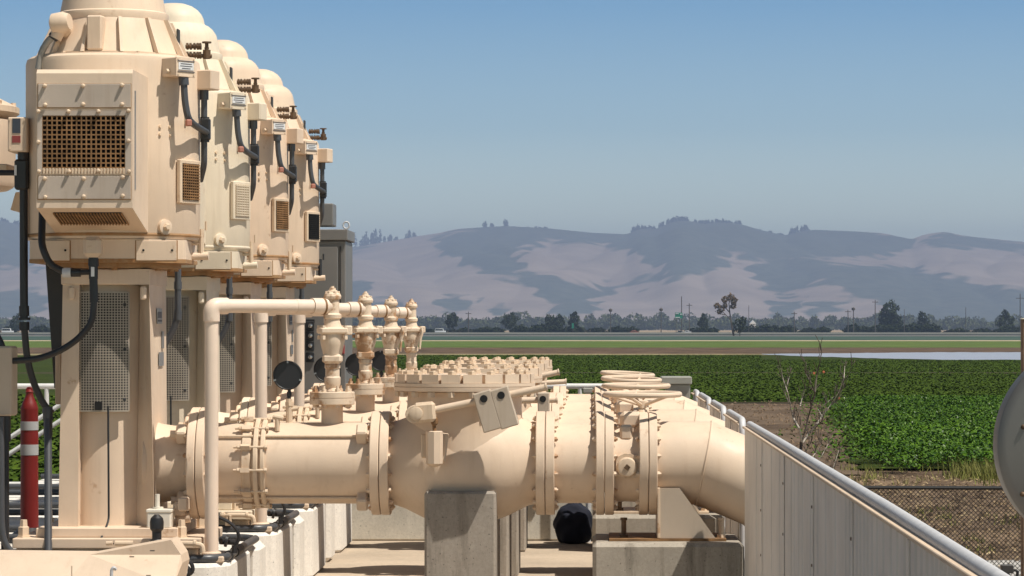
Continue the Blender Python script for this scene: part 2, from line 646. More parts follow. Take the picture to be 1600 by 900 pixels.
    b.build('flex_conduit', M['conduit'], cd)
    b = MB()
    b.cbox(q(294.5, 192, yA - .01), .045, .05, .05, R(20), .008)
    b.build('clamp', plain('faded_red_clamp', (.42, .17, .12), .6) if 'faded_red_clamp' not in bpy.data.materials else bpy.data.materials['faded_red_clamp'], cd)
    # bracket plate behind the conduit
    b = MB()
    for px, py in ((264, 204), (277, 204), (264, 216), (278, 217)):
        aa = math.degrees(math.asin((px - 177) / 205 / .657))
        cc = az(aa, .655, PZ(py))
        b.rev([(0, .012), (.015, .011)], cc, cc - Vector((CX, Y1, cc.z)), 8)
    b.build('studs', M['paint_wear'], t)
    b = MB()
    b.cbox(az(63, .665, PZ(168)), .02, .012, .30, R(63))
    b.build('scale_strip', M['whitebox'], t)
    # --- sampling cocks on the right of the cap
    b = MB()
    yy = Y1 + .2
    br = M['brass']
    for py in (72, 86):
        b.tube([q(290, py + 1, yy), q(314, py, yy)], .016, 8)
        for px in (293, 298, 304, 309, 313):
            b.cyl(q(px - 1.6, py + .5, yy), q(px + 1.6, py + .3, yy), .027, n=8)
    b.tube([q(312, 87, yy), q(331, 88, yy)], .015, 8)
    b.cyl(q(323, 92, yy), q(323, 80, yy), .022, n=8)
    b.cyl(q(323, 80, yy), q(323, 66, yy), .014, n=8)
    b.cyl(q(323, 92, yy), q(323, 78, yy), .03, n=8)
    b.cyl(q(323, 77, yy), q(323, 74, yy), .018, n=8)
    b.build('sampling_cock', br, t)
    b = MB()
    b.rev([(0, .036), (.012, .036)], q(323, 67.5, yy), (0, 0, 1), 12)
    b.build('cock_handle', br, t)
    # --- sight glass and small valve low on the right side
    b = MB()
    yy = Y1 + .05
    b.tube([q(296, 381, yy), q(316, 381, yy)], .012, 8)
    b.tube([q(296, 399, yy), q(322, 399, yy)], .014, 8)
    b.cyl(q(301, 401, yy), q(326, 400, yy), .030, n=12)
    b.cyl(q(297, 400, yy), q(302, 400, yy), .032, n=6)
    b.build('level_valve', pt, t)
    b = MB()
    b.cyl(q(314.5, 398, yy), q(314.5, 358, yy), .021, n=8)
    b.cyl(q(322, 360, yy), q(322, 346, yy), .010, n=8)
    b.build('sight_tube', M['paint_wear'] if i != 3 else M['rubber'], t)
    # --- octagonal base housing
    zt, zb = PZ(377), PZ(410)
    bx, hw, ch = PX(179), .585, .24
    poly = [(bx - hw + ch, Y1 - hw), (bx + hw - ch, Y1 - hw), (bx + hw, Y1 - hw + ch), (bx + hw, Y1 + hw - ch),
            (bx + hw - ch, Y1 + hw), (bx - hw + ch, Y1 + hw), (bx - hw, Y1 + hw - ch), (bx - hw, Y1 - hw + ch)]
    b = MB()
    b.prism(poly, 'z', zb, zt)
    bh = b.build('base_housing', pt, t)
    b = MB()
    b.prism([(bx + (x_ - bx) * 1.006, Y1 + (y_ - Y1) * 1.006) for x_, y_ in poly], 'z', zb - .012, zb + .016)
    b.build('rust_seam', M['rustpaint'], bh)
    Yh = Y1 - hw
    for (a0, a1) in ((70, 109), (213, 276)):
        b = MB()
        b.box(PX(a0, Yh), PX(a1, Yh), Yh - .012, Yh + .001, PZ(407, Yh), PZ(376, Yh), .003)
        cp = b.build('cover_plate', pt, bh)
        b = MB()
        b.box(PX(a0, Yh) - .008, PX(a1, Yh) + .008, Yh - .005, Yh + .001, PZ(407, Yh) - .008, PZ(376, Yh) + .002)
        b.build('rust_seam', M['rustpaint'], cp)
        b = MB()
        for xx in ((a0 + 32,) if a0 < 100 else (a0 + 11, a1 - 7)):
            b.rev([(0, .009), (.004, .009)], P(xx, 391, Yh - .012), (0, -1, 0), 8)
        b.build('hole', M['black'], cp)
    b = MB()
    b.rev([(PZ(421), .47), (PZ(420), .50), (PZ(410) - .002, .50), (PZ(409) - .004, .4)], Vector((PX(180), Y1, 0)), n=48)
    for k in range(16):
        a = R(360 * k / 16 + 8)
        b.bolt((PX(180) + math.cos(a) * .455, Y1 + math.sin(a) * .455, PZ(424)), (0, 0, 1), .026, .02)
    b.build('motor_flange', M['rustpaint'], t)
    # --- pump head (fabricated pedestal)
    b = MB()
    zt, zc, zb = PZ(422), PZ(446), PZ(825)
    yf, yb = 23.58, 24.47
    xl0, xl1 = PX(98, yf), PX(91, yf)
    xr0, xr1 = PX(233, yf), PX(241, yf)
    xrb0, xrb1 = PX(259, yb), PX(262, yb)
    # cap block
    b.box(xl0 - .01, PX(234, yf), yf - .02, yb, zc, zt, .008)
    b.hull([(PX(234, yf), yf - .02, zc), (PX(234, yf), yf - .02, zt), (xrb0 + .01, yb, zt), (xrb0 + .01, yb, zc)],
           [(PX(200, yf), yf - .018, zc), (PX(200, yf), yf - .018, zt), (PX(200, yf), yb, zt), (PX(200, yf), yb, zc)])
    cap_ = b.build('head_cap', pt, t)
    b = MB()
    # right web: front flat, side receding
    def q4(xa, xb, ya, yb_, z): return [(xa, ya, z), (xb, ya, z), (xb, yb_, z), (xa, yb_, z)]
    inl0, inl1 = PX(213, yf), PX(207, yf)
    b.hull([(inl0, yf + .2, zc), (xr0, yf, zc), (xrb0, yb, zc), (inl0, yb, zc)], [(inl1, yf + .2, zb), (xr1, yf, zb), (xrb1, yb, zb), (inl1, yb, zb)])
    b.hull([(xl0, yf, zc), (PX(124, yf), yf, zc), (PX(124, yf), yb, zc), (xl0, yb, zc)],
           [(xl1, yf, zb), (PX(122, yf), yf, zb), (PX(122, yf), yb, zb), (xl1, yb, zb)])
    b.build('head_web', pt, t)
    b = MB()
    xc = PX(168)
    b.rev([(zb, .36), (zb + .03, .335), (zc, .335)], (xc, Y1, 0), n=48)
    b.build('head_barrel', pt, t)
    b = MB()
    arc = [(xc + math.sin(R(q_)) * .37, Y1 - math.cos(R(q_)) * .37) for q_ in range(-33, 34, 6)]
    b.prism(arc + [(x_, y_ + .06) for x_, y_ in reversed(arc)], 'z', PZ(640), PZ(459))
    b.build('window_recess', M['guardback'], t)  # dark plate over the barrel stands in for shade inside the window
    for px in (112, 224):
        b = MB()
        b.cbox(P(px, 458, yf - .02), .045, .05, .10, 0, .012)
        b.build('lift_eye', pt, t)
    # perforated guard, bars curved round the barrel
    b = MB()
    rg, z0, z1 = .425, PZ(642, 23.6), PZ(457, 23.6)
    half = 30.5
    nv, nh = 21, 44
    for k in range(nv + 1):
        a = -half + 2 * half * k / nv
        w = .0037 if k not in (0, nv) else .006
        p = Vector((xc + math.sin(R(a)) * rg, Y1 - math.cos(R(a)) * rg, 0))
        b.cbox((p.x, p.y, (z0 + z1) / 2), w * 2, .004, z1 - z0, R(a))
    for j in range(nh + 1):
        z = z0 + (z1 - z0) * j / nh
        h = .0037 if j not in (0, nh) else .006
        A, B = [], []
        m = 10
        for sgn, out in ((1, A),):
            pass
        lo = [Vector((xc + math.sin(R(-half + 2 * half * q_ / m)) * rg, Y1 - math.cos(R(-half + 2 * half * q_ / m)) * rg, z)) for q_ in range(m + 1)]
        for p0, p1 in zip(lo, lo[1:]):
            dd = (p1 - p0); nn = Vector((dd.y, -dd.x, 0)).normalized() * .003
            b.hull([p0 - nn + Vector((0, 0, -h)), p1 - nn + Vector((0, 0, -h)), p1 - nn + Vector((0, 0, h)), p0 - nn + Vector((0, 0, h))],
                   [p0 + nn + Vector((0, 0, -h)), p1 + nn + Vector((0, 0, -h)), p1 + nn + Vector((0, 0, h)), p0 + nn + Vector((0, 0, h))])
    gd = b.build('mesh_guard', M['guard'], t, smooth=0)
    b = MB()
    for a in (-27, 26):
        for py in (476, 546, 624):
            p = Vector((xc + math.sin(R(a)) * (rg + .004), Y1 - math.cos(R(a)) * (rg + .004), PZ(py, 23.6)))
            b.cbox(p, .022, .012, .024, R(a), .004)
    b.build('fasteners', M['rubber'], gd)
    b = MB()
    pb_ = Vector((xc, Y1 - rg - .012, PZ(634, 23.6)))
    b.cbox(pb_, .055, .02, .062, 0, .003)
    cl = b.build('cable_gland', M['black'], gd)
    b = MB()
    yg = Y1 - rg - .02
    b.tube([P(169, 634, yg), P(169.5, 720, yg), P(170, 812, yg), P(165, 826, yg - .08), P(156, 846, yg - .2), P(163, 849, yg - .25), P(178, 849, yg - .25)], .0085, 6, .04)
    b.build('cable', M['rubber'], gd)
    # nameplates on the lit cheek
    for (px, py, w, h) in ((247, 494, .26, .115), (252, 531, .10, .13), (249, 561, .25, .105)):
        f_ = (px - 233) / 26.0
        y = yf + (yb - yf) * f_
        z = PZ(py, y)
        tz = (zc - z) / (zc - zb)
        xx = xr0 + (xr1 - xr0) * tz + ((xrb0 + (xrb1 - xrb0) * tz) - (xr0 + (xr1 - xr0) * tz)) * f_
        ang = math.atan2(yb - yf, (xrb0 - xr0) * (1 - tz) + (xrb1 - xr1) * tz)
        ry = math.atan2((xr1 - xr0) * (1 - f_) + (xrb1 - xrb0) * f_, zc - zb)
        b = MB()
        n_ = Vector((math.sin(ang), -math.cos(ang), 0))
        b.cbox(Vector((xx, y, z)) + n_ * .006, w, .006, h, ang, 0)
        np_ = b.build('nameplate', M['plate'], t)
        if py == 494:
            b = MB()
            b.cbox(Vector((xx, y, z + .01)) + n_ * .010, w * .7, .003, h * .42, ang)
            b.cbox(Vector((xx, y, z - .035)) + n_ * .010, w * .8, .003, .014, ang)
            b.build('print', M['ink'], np_)
    # outlet with its flange half
    b = MB()
    xa, xb = PX(232), PX(301)
    b.rev([(0, .335), (.10, .30), (.2, .285), (xb - xa, .275)], (xa, Y1, ZA), (1, 0, 0), 56)
    b.build('outlet', pt, t)
    flange(t, PX(301), PX(314), .425, -1, pt, name='outlet_flange')
    # base plates
    b = MB()
    b.box(PX(56, 23.4), PX(278, 23.4), 23.4, 24.6, PZ(840, 23.4) + .002, PZ(825, 23.4), .006)
    b.build('upper_plate', pt, t)
    b = MB()
    b.box(PX(19, 23.3), PX(313, 23.3), 23.3, 24.7, PZ(857, 23.3), PZ(840, 23.4), .006)
    b.build('base_plate', pt, t)
    for px in (37, 284):
        for yy in (23.45, 24.55):
            b = MB()
            c = Vector((PX(px, 23.45), yy, PZ(840, 23.4)))
            b.rev([(0, .05), (.01, .05), (.011, .042), (.075, .042), (.08, .03), (.13, .026)], c, (0, 0, 1), 6)
            b.build('anchor_nut', M['paint_wear'], t)
    return t


def build_pump_wiring(t):
    """cables and boxes seen only on the nearest pump"""
    q = P
    Yj = 23.6
    b = MB()
    b.box(PX(12, Yj), PX(42, Yj), Yj, Yj + .42, PZ(237, Yj), PZ(183, Yj), .008)
    jb = b.build('junction_box', M['paint'], t)
    b = MB()
    b.box(PX(19.5, Yj), PX(32, Yj), Yj - .004, Yj + .001, PZ(208, Yj), PZ(185, Yj))
    b.build('dark_sticker', M['blueink'], jb)
    b = MB()
    b.box(PX(19, Yj), PX(32, Yj), Yj - .004, Yj + .001, PZ(223, Yj), PZ(212, Yj))
    b.build('red_sticker', M['redink'], jb)
    b = MB()
    for px, py in ((15, 187), (39, 187), (15, 232), (39, 231)):
        b.bolt(P(px, py, Yj), (0, -1, 0), .008, .008)
    b.build('screws', M['paint_wear'], jb)
    y = Yj + .1
    b = MB()
    b.tube([q(37, 238, y), q(37, 330, y), q(37.5, 496, y)], .031, 12)
    b.cyl(q(36.5, 238, y), q(36.5, 262, y), .043)
    b.cyl(q(37.5, 478, y), q(38, 494, y), .038); b.cyl(q(38, 496, y), q(38, 500, y), .045); b.cyl(q(38, 503, y), q(38.2, 516, y), .038)
    c1 = b.build('conduit', M['rubber'], t)
    b = MB()
    b.tube([q(38, 512, y), q(42, 560, y), q(52, 598, y), q(66, 628, y), q(75, 640, y)], .026, 12, .1)
    b.build('flex_conduit', M['shroud'], c1)
    b = MB()
    b.cyl(q(74.5, 636, y), q(75, 656, y), .038); b.cyl(q(75, 640, y), q(75, 645, y), .045)
    b.tube([q(75, 650, y), q(75.5, 868, 23.26)], .029, 12)
    b.cyl(q(75, 656, y), q(75, 682, y), .034)
    b.build('conduit', M['conduit'], t)
    b = MB()
    b.cbox(q(34, 273, y - .01), .10, .09, .23, 0, .015)
    b.tube([q(-12, 270, y), q(30, 270, y)], .022, 10)
    b.build('conduit_tee', M['rubber'], c1)
    b = MB()
    b.box(PX(22.5, y - .06), PX(26, y - .06), y - .063, y - .056, PZ(274, y - .06), PZ(258, y - .06))
    b.build('white_tag', M['label'], c1)
    # hose off the motor underside to the black tee and down in front of the guard
    y = 23.2
    b = MB()
    b.tube([q(66, 332, y + .25), q(65, 385, y), q(78, 414, y), q(101, 425, y)], .027, 12, .12)
    b.build('motor_hose', M['rubber'], t)
    b = MB()
    b.cyl(q(98, 426, y), q(111, 426, y), .036)
    b.build('hose_clamp', M['galv'], t)
    b = MB()
    b.cbox(q(145, 386, y), .135, .13, .155, 0, .03)
    mb_ = b.build('cable_box', M['paint'], t)
    b = MB()
    b.tube([q(108, 426, y), q(140, 425, y)], .022, 10)
    b.cyl(q(110, 426, y), q(126, 426, y), .031)
    b.cyl(q(146, 400, y), q(146, 436, y), .034)
    b.cyl(q(146, 404, y), q(146, 416, y), .039)
    b.build('conduit_tee', M['rubber'], mb_)
    b = MB()
    b.box(PX(142, y - .05), PX(147, y - .05), y - .045, y - .036, PZ(432, y - .05), PZ(417, y - .05))
    b.build('white_tag', M['label'], mb_)
    b = MB()
    b.tube([q(146, 434, y), q(147, 478, y), q(143, 506, y), q(122, 530, y), q(95, 548, y), q(60, 561, y), q(18, 564, y)], .024, 12, .12)
    b.cyl(q(146, 436, y), q(147, 472, y), .031)
    b.build('flex_conduit', M['rubber'], mb_)
    # tapering leg behind the left web, its shade put into the dark colour
    b = MB()
    ys = 24.0
    b.hull([(PX(76, ys), ys - .15, PZ(405, ys)), (PX(104, ys), ys - .15, PZ(405, ys)), (PX(104, ys), ys + .2, PZ(405, ys)), (PX(76, ys), ys + .2, PZ(405, ys))],
           [(PX(90, ys), ys - .15, PZ(606, ys)), (PX(104, ys), ys - .15, PZ(606, ys)), (PX(104, ys), ys + .2, PZ(606, ys)), (PX(90, ys), ys + .2, PZ(606, ys))])
    b.build('side_shroud', M['shroud'], t)
    b = MB()
    ys = 23.8
    b.box(PX(86, ys), PX(95, ys), ys, ys + .2, PZ(632, ys), PZ(548, ys), .006)
    b.build('hinge_strip', M['paint_wear'], t)
    # cable entry elbow up by the skirt
    b = MB()
    y = 23.55
    b.rev([(0, .045), (.02, .078), (.10, .082), (.15, .06)], q(80, 38, y), (.86, -.2, .1), 20)
    b.tube([q(97, 40, y), q(104, 50, y + .1)], .05, 12)
    b.cyl(q(92, 48, y), q(86, 60, y), .05)
    en = b.build('cable_entry', M['paint'], t)
    b = MB()
    b.tube([q(85, 55, y), q(75, 64, y), q(65, 80, y), q(60, 108, y)], .026, 12, .1)
    b.build('flex_hose', M['flex'], en)
    b = MB()
    b.cyl(q(90, 51, y), q(82, 61, y), .036); b.cyl(q(86, 55, y), q(83, 59, y), .042)
    b.build('gland', M['rubber'], en)


def build_discharge(i):
    dy = STEP * i
    t = thing('discharge_pipe', 'long flanged pipe with tie rods and coupling, ' + LINE[i], 'pipe', (PX(450), Y1, ZA - .305), dy, 'discharge pipes')
    b = MB()
    b.rev([(0, .296), (.02, .305), (PX(412) - PX(328), .305)], (PX(327), Y1, ZA), (1, 0, 0), 72)
    b.rev([(0, .309), (PX(583) - PX(412), .309)], (PX(411), Y1, ZA), (1, 0, 0), 72)
    b.build('barrel', M['paint'], t)
    flange(t, PX(315), PX(328), .425, 1, M['paint'], name='flange')
    flange(t, PX(582), PX(596), .395, -1, M['paint'], name='flange')
    b = MB()
    for x0, x1, r in ((383, 398, .322), (401, 409, .345), (412, 420, .338)):
        b.rev([(0, .30), (.004, r - .004), (.008, r), (PX(x1) - PX(x0) - .008, r), (PX(x1) - PX(x0), r - .006), (PX(x1) - PX(x0) + .002, .30)], (PX(x0), Y1, ZA), (1, 0, 0), 64)
    for k in range(12):
        a = 2 * math.pi * k / 12 + .12
        y, z = Y1 + math.cos(a) * .338, ZA + math.sin(a) * .338
        b.cyl((PX(372), y, z), (PX(420), y, z), .010, n=8)
        b.bolt((PX(378), y, z), (1, 0, 0), .021, .02)
        b.bolt((PX(420), y, z), (1, 0, 0), .021, .02)
        b.cbox((PX(390), y, z), .07, .036, .036, 0, 0, 0, -a)
    cp = b.build('coupling', M['paint_wear'], t)
    for a in (139, 52, 232, 319):
        ar = R(a)
        b = MB()
        hrod(b, ar, PX(272), PX(592))
        rd = b.build('tie_rod', M['paint_wear'], t)
        for x0, x1 in ((283, 299), (561, 578)):
            b = MB()
            y, z = Y1 + math.cos(ar) * .352, ZA + math.sin(ar) * .352
            b.cbox(((PX(x0) + PX(x1)) / 2, y, z), PX(x1) - PX(x0), .11, .12, 0, .012, 0, -ar)
            b.bolt((PX(x0) - .045 if x0 < 400 else PX(x1), y, z), (1, 0, 0), .03, .045)
            b.build('lug', M['paint'], rd)
    b = MB()
    c = Vector((PX(519), Y1, 0))
    b.rev([(ZA + .24, .09), (ZA + .30, .083), (PZ(632), .082)], c, n=36)
    b.build('branch', M['paint'], t)
    b = MB()
    b.rev([(PZ(632), .168), (PZ(631), .172), (PZ(622.5), .172), (PZ(621.7), .165), (PZ(621), .172), (PZ(613), .172), (PZ(612), .166)], c, n=44)
    for k in range(8):
        a = R(45 * k + 22)
        p = c + Vector((math.cos(a) * .135, math.sin(a) * .135, 0))
        b.bolt(p + Vector((0, 0, PZ(612))), (0, 0, 1), .022, .022)
        b.rev([(0, .012), (.045, .011)], p + Vector((0, 0, PZ(612))), (0, 0, 1), 8)
        b.bolt(p + Vector((0, 0, PZ(632) - .022)), (0, 0, 1), .022, .022)
    b.build('branch_flange', M['paint_rust'], t)
    # little test tap between the coupling rings
    b = MB()
    b.tube([(PX(437), Y1 - .18, ZA + .25), (PX(437), Y1 - .18, ZA + .36)], .02, 10)
    b.cyl((PX(430), Y1 - .18, ZA + .36), (PX(446), Y1 - .18, ZA + .345), .022, n=10)
    b.build('test_tap', M['paint_wear'], t)


def build_gauge(i):
    lab = ['nearest round black pressure gauge, fully visible in front of the cabinet', 'second black pressure gauge, half hidden by the front air valve',
           'third black pressure gauge, half hidden by the second air valve', 'farthest black pressure gauge, half hidden by the third air valve'][i]
    t = thing('pressure_gauge', lab, 'gauge', (PX(452), Y1, ZA + .3), STEP * i, 'pressure gauges on the pipes')
    y = Y1
    b = MB()
    c = P(450, 586.5, y)
    b.rev([(-.035, .09), (-.03, .108), (.02, .112), (.03, .112), (.033, .104), (.028, .10)], c, (0, -1, 0), 40)
    bd = b.build('case', M['rubber'], t)
    b = MB()
    for a in (90, 200, 340):
        b.cbox(c + Vector((math.cos(R(a)) * .104, -.034, math.sin(R(a)) * .104)), .012, .008, .02, 0, 0, R(90 - a))
    b.build('clips', M['plate'], bd)
    b = MB()
    b.cyl(P(452, 607, y), P(452, 624, y), .013); b.cyl(P(452, 612, y), P(452, 619, y), .02, n=6)
    b.build('stem', M['rubber'], t)
    b = MB()
    b.cyl(P(452, 623, y), P(452, 664, y), .026, n=10)
    b.cyl(P(452, 640, y), P(466, 638, y), .018, n=8)
    b.cyl(P(452, 628, y), P(452, 634, y), .034, n=6)
    b.build('siphon', M['paint_wear'], t)


def build_air_valve(i):
    lab = ['nearest rusty beige air valve with finned cap on a bolted flange', 'second rusty air valve from the left, third gauge peeking out beside its neck',
           'third air valve with a hanging tag wire on its right side', 'farthest and smallest air valve with tag wire, beside the open field'][i]
    t = thing('air_valve', lab, 'air valve', (PX(519), Y1, PZ(612)), STEP * i, 'air release valves')
    c = Vector((PX(519.5), Y1, 0))
    m = M['paint_rust']
    b = MB()
    b.rev([(PZ(611), .062), (PZ(606), .05), (PZ(600), .062), (PZ(590), .062), (PZ(588), .055), (PZ(576), .054), (PZ(575), .06), (PZ(570), .06), (PZ(567), .05)], c, n=28)
    b.build('nipple', m, t)
    b = MB()
    b.cbox(c + Vector((0, 0, PZ(560.5))), .148, .148, .075, 0, .02)
    b.rev([(PZ(556), .07), (PZ(547), .078), (PZ(540), .088), (PZ(532), .095), (PZ(524), .092), (PZ(518), .09)], c, n=32)
    b.build('body', m, t)
    b = MB()
    b.cbox(c + Vector((0, 0, PZ(516.5))), .215, .215, .05, R(14), .012)
    for k in range(4):
        a = R(45 + 90 * k + 14)
        p = c + Vector((math.cos(a) * .12, math.sin(a) * .12, PZ(513)))
        b.bolt(p, (0, 0, 1), .02, .022); b.bolt(p - Vector((0, 0, .085)), (0, 0, 1), .02, .03)
    b.cbox(c + Vector((.115, -.02, PZ(516))), .06, .11, .07, R(14), .008)
    b.build('cover', m, t)
    b = MB()
    b.rev([(PZ(512), .075), (PZ(504), .06), (PZ(499), .056), (PZ(497), .068), (PZ(492), .07), (PZ(489), .052), (PZ(468), .052), (PZ(467), .064), (PZ(463), .068), (PZ(459), .06),
           (PZ(457), .04), (PZ(454), .036), (PZ(453), .026), (PZ(450), .024), (PZ(449.5), .014), (PZ(447), .012)], c, n=28)
    for k in range(6):
        a = R(60 * k)
        b.cbox(c + Vector((math.cos(a) * .045, math.sin(a) * .045, PZ(458))), .022, .022, .03, a, .003)
    b.build('cap', m, t)
    if i >= 2:
        b = MB()
        x = PX(543)
        b.tube([(x, Y1 - .1, PZ(512)), (x + .012, Y1 - .1, PZ(525)), (x - .008, Y1 - .1, PZ(535)), (x - .02, Y1 - .1, PZ(560))], .014, 6, .05)
        b.build('tag_wire', m, t)
    if i == 0:
        b = MB()
        p0 = c + Vector((.08, -.02, PZ(545)))
        b.build('tag_red', M['redink'], t) if False else None


def build_vent(i):
    t = thing('vent_pipe', ['nearest cream standpipe bent across to the front air valve', 'second cream standpipe from the front, left of two behind the near one',
                            'third cream standpipe, in front of the cabinet buttons', 'farthest vent pipe reaching the last air valve'][i], 'pipe', (PX(330, 23.4), 23.4, PADZ), STEP * i, 'vent standpipes')
    ys = 23.4
    top = P(330.5, 478, ys)
    end = Vector((PX(517.5), Y1, PZ(478.5)))
    d = (end - top).normalized()
    b = MB()
    b.tube([Vector((top.x, ys, PZ(868, ys))), top, end], .0515, 24, .1)
    b.build('pipe', M['pvc'], t)
    b = MB()
    b.tube([top + Vector((0, 0, -.115)), top, top + d * .13], .062, 24, .095)
    b.build('elbow', M['pvc'], t)
    b = MB()
    for s_, e_, r in ((.17, .045, .062), (.315, .28, .0535),):
        b.cyl(end - d * s_, end - d * e_, r, n=24)
    b.build('coupling', M['pvc'], t)
    b = MB()
    b.cyl(end - d * .082, end - d * .066, .0645, n=24)
    b.build('rust_joint', M['rustmetal'], t)
    b = MB()
    zb = PADZ + .002
    b.box(top.x - .13, top.x + .10, ys - .1, ys + .1, zb, zb + .045, .008)
    b.rev([(0, .075), (.02, .073), (.03, .062)], (top.x, ys, zb + .045), (0, 0, 1), 24)
    b.build('foot', M['paint'], t)


def build_check(i):
    dy = STEP * i
    t = thing('check_valve', ['nearest check valve with two grey counterweights and black holes', 'second check valve with one low square counterweight on its lever',
                              'third check valve lid and lever end behind the second', 'farthest check valve lid, rearmost of the bolted lids'][i], 'valve', (PX(724), Y1, ZA - .45), dy, 'swing check valves')
    m = M['paint']
    b = MB()
    prof = [(596, 64), (612, 64), (620, 66), (634, 71), (650, 79), (666, 87), (690, 93), (720, 95), (750, 94), (772, 90), (794, 82), (812, 73), (826, 66), (838, 64)]
    t_ = [(PX(a) - PX(596), r / 205) for a, r in prof]
    b.rev(t_, (PX(596), Y1, ZA), (1, 0, 0), 72)
    b.rev([(ZA, .46), (ZA + .25, .445), (PZ(640), .435), (PZ(612), .435)], (PX(726), Y1, 0), n=72)
    b.build('body', m, t, smooth=50)
    flange(t, PX(597), PX(611), .395, 1, m)
    flange(t, PX(838), PX(852), .395, -1, m)
    # lid with castellated rim
    b = MB()
    c = Vector((PX(726), Y1, 0))
    b.rev([(PZ(611), .50), (PZ(610), .535), (PZ(604), .538), (PZ(603.4), .53), (PZ(602.8), .538), (PZ(598), .538), (PZ(597.5), .36)], c, n=80)
    b.rev([(PZ(598), .40), (PZ(586), .40), (PZ(585), .39)], c, n=64)
    for k in range(20):
        a0, a1 = R(18 * k + 1.2), R(18 * k + 16.6)
        am = (a0 + a1) / 2
        ro, ri, z0, z1 = .532, .36, PZ(597.6), PZ(584)
        def ring(z, r0, r1):
            return [c + Vector((math.cos(a0) * r0, math.sin(a0) * r0, z)), c + Vector((math.cos(a0) * r1, math.sin(a0) * r1, z)),
                    c + Vector((math.cos(a1) * r1, math.sin(a1) * r1, z)), c + Vector((math.cos(a1) * r0, math.sin(a1) * r0, z))]
        b.hull(ring(z0, ri, ro), ring(z1, ri, ro))
    n0 = len(b.b.faces)
    for k in range(20):
        am = R(18 * k + 9)
        p = c + Vector((math.cos(am) * .475, math.sin(am) * .475, PZ(584)))
        b.rev([(0, .036), (.022, .036), (.024, .018), (.03, .017)], p, (0, 0, 1), 6)
        b.bolt(c + Vector((math.cos(am) * .507, math.sin(am) * .507, PZ(619))), (0, 0, 1), .03, PZ(611) - PZ(619))
    b.second(n0)
    lid = b.build('lid', [m, M['paint_wear']], t, smooth=20)
    # lever with hub
    yl = 23.36
    an = [11.5, 1.0, 12.0, 3.0][i]
    hub = P(657, 645, yl)
    b = MB()
    b.cbox(P(664, 644, yl + .02), .16, .16, .15, 0, .022, R(-5))
    b.rev([(-.11, .066), (.074, .066), (.078, .06)], P(648, 647, yl + .02), (0, -1, 0), 28)
    hb = b.build('hub', M['paint_wear'], t)
    b = MB()
    b.rev([(0, .05), (.02, .05), (.024, .042)], P(650, 646, yl - .060), (0, -1, 0), 24)
    b.build('shaft_end', M['paint_wear'], hb)
    b = MB()
    b.cyl(P(650, 647, yl + .1), P(650, 647, yl + .5), .05, n=20)
    b.build('shaft', M['paint_wear'], t)
    dr = Vector((math.cos(R(an)), 0, math.sin(R(an))))
    ln = [.96, .98, .98, 1.0][i]
    b = MB()
    b.cyl(hub + dr * .04, hub + dr * ln, .027, n=16)
    b.cyl(hub + dr * (ln - .012), hub + dr * ln, .034, n=16)
    lev = b.build('lever', m, t)
    n_ = Vector((-dr.z, 0, dr.x))
    ws = [((.49, -.085, .142, .30), (.62, -.085, .142, .30)), ((.86, -.03, .105, .19),), ((.5, -.08, .142, .3), (.645, -.08, .142, .3)), ((.55, -.08, .142, .3),)][i]
    for (s_, h_, w_, hh) in ws:
        c_ = hub + dr * s_ + n_ * h_
        b = MB()
        b.cbox(c_ + Vector((0, -.02, 0)), w_ - .004, .17, hh, 0, .008, -R(an + (5 if i == 0 else 0)))
        wt = b.build('counterweight', M['weight'], lev)
        b = MB()
        b.rev([(0, .028), (.004, .028)], hub + dr * (s_ - .005) + n_ * .01 + Vector((0, -.106, 0)) , (0, -1, 0), 20)
        b.build('hole', M['black'], wt)
    # damper cylinder on its bracket
    b = MB()
    yd = 23.42
    b.cbox((PX(668, yd), yd + .06, PZ(697, yd)), .10, .10, .18, 0, .01)
    b.cbox((PX(692, yd), yd + .05, PZ(700, yd)), .06, .06, .22, 0, .01, R(8))
    b.build('damper_bracket', M['paint_wear'], t)
    b = MB()
    b.rev([(PZ(729, yd), .02), (PZ(727, yd), .045), (PZ(724, yd), .062), (PZ(674, yd), .064), (PZ(673, yd), .058)], (PX(679, yd), yd - .03, 0), n=8)
    b.build('damper', m, t)
    b = MB()
    b.tube([P(672, 654, yl), P(678, 662, yl), P(679, 674, yl)], .014, 8)
    b.cbox(P(679, 658, yl), .05, .06, .07, 0, .015)
    b.build('damper_link', M['rustmetal'], t)


def build_spool(i):
    t = thing('pipe_spool', 'short flanged pipe before the handwheel valve, ' + LINE[i], 'pipe', (PX(900), Y1, ZA - .305), STEP * i, 'short flanged pipe spools')
    b = MB()
    b.rev([(0, .305), (PX(944) - PX(853), .305)], (PX(853), Y1, ZA), (1, 0, 0), 72)
    b.build('barrel', M['paint'], t)
    flange(t, PX(853), PX(867), .395, 1, M['paint'])
    flange(t, PX(931), PX(944), .395, -1, M['paint'])


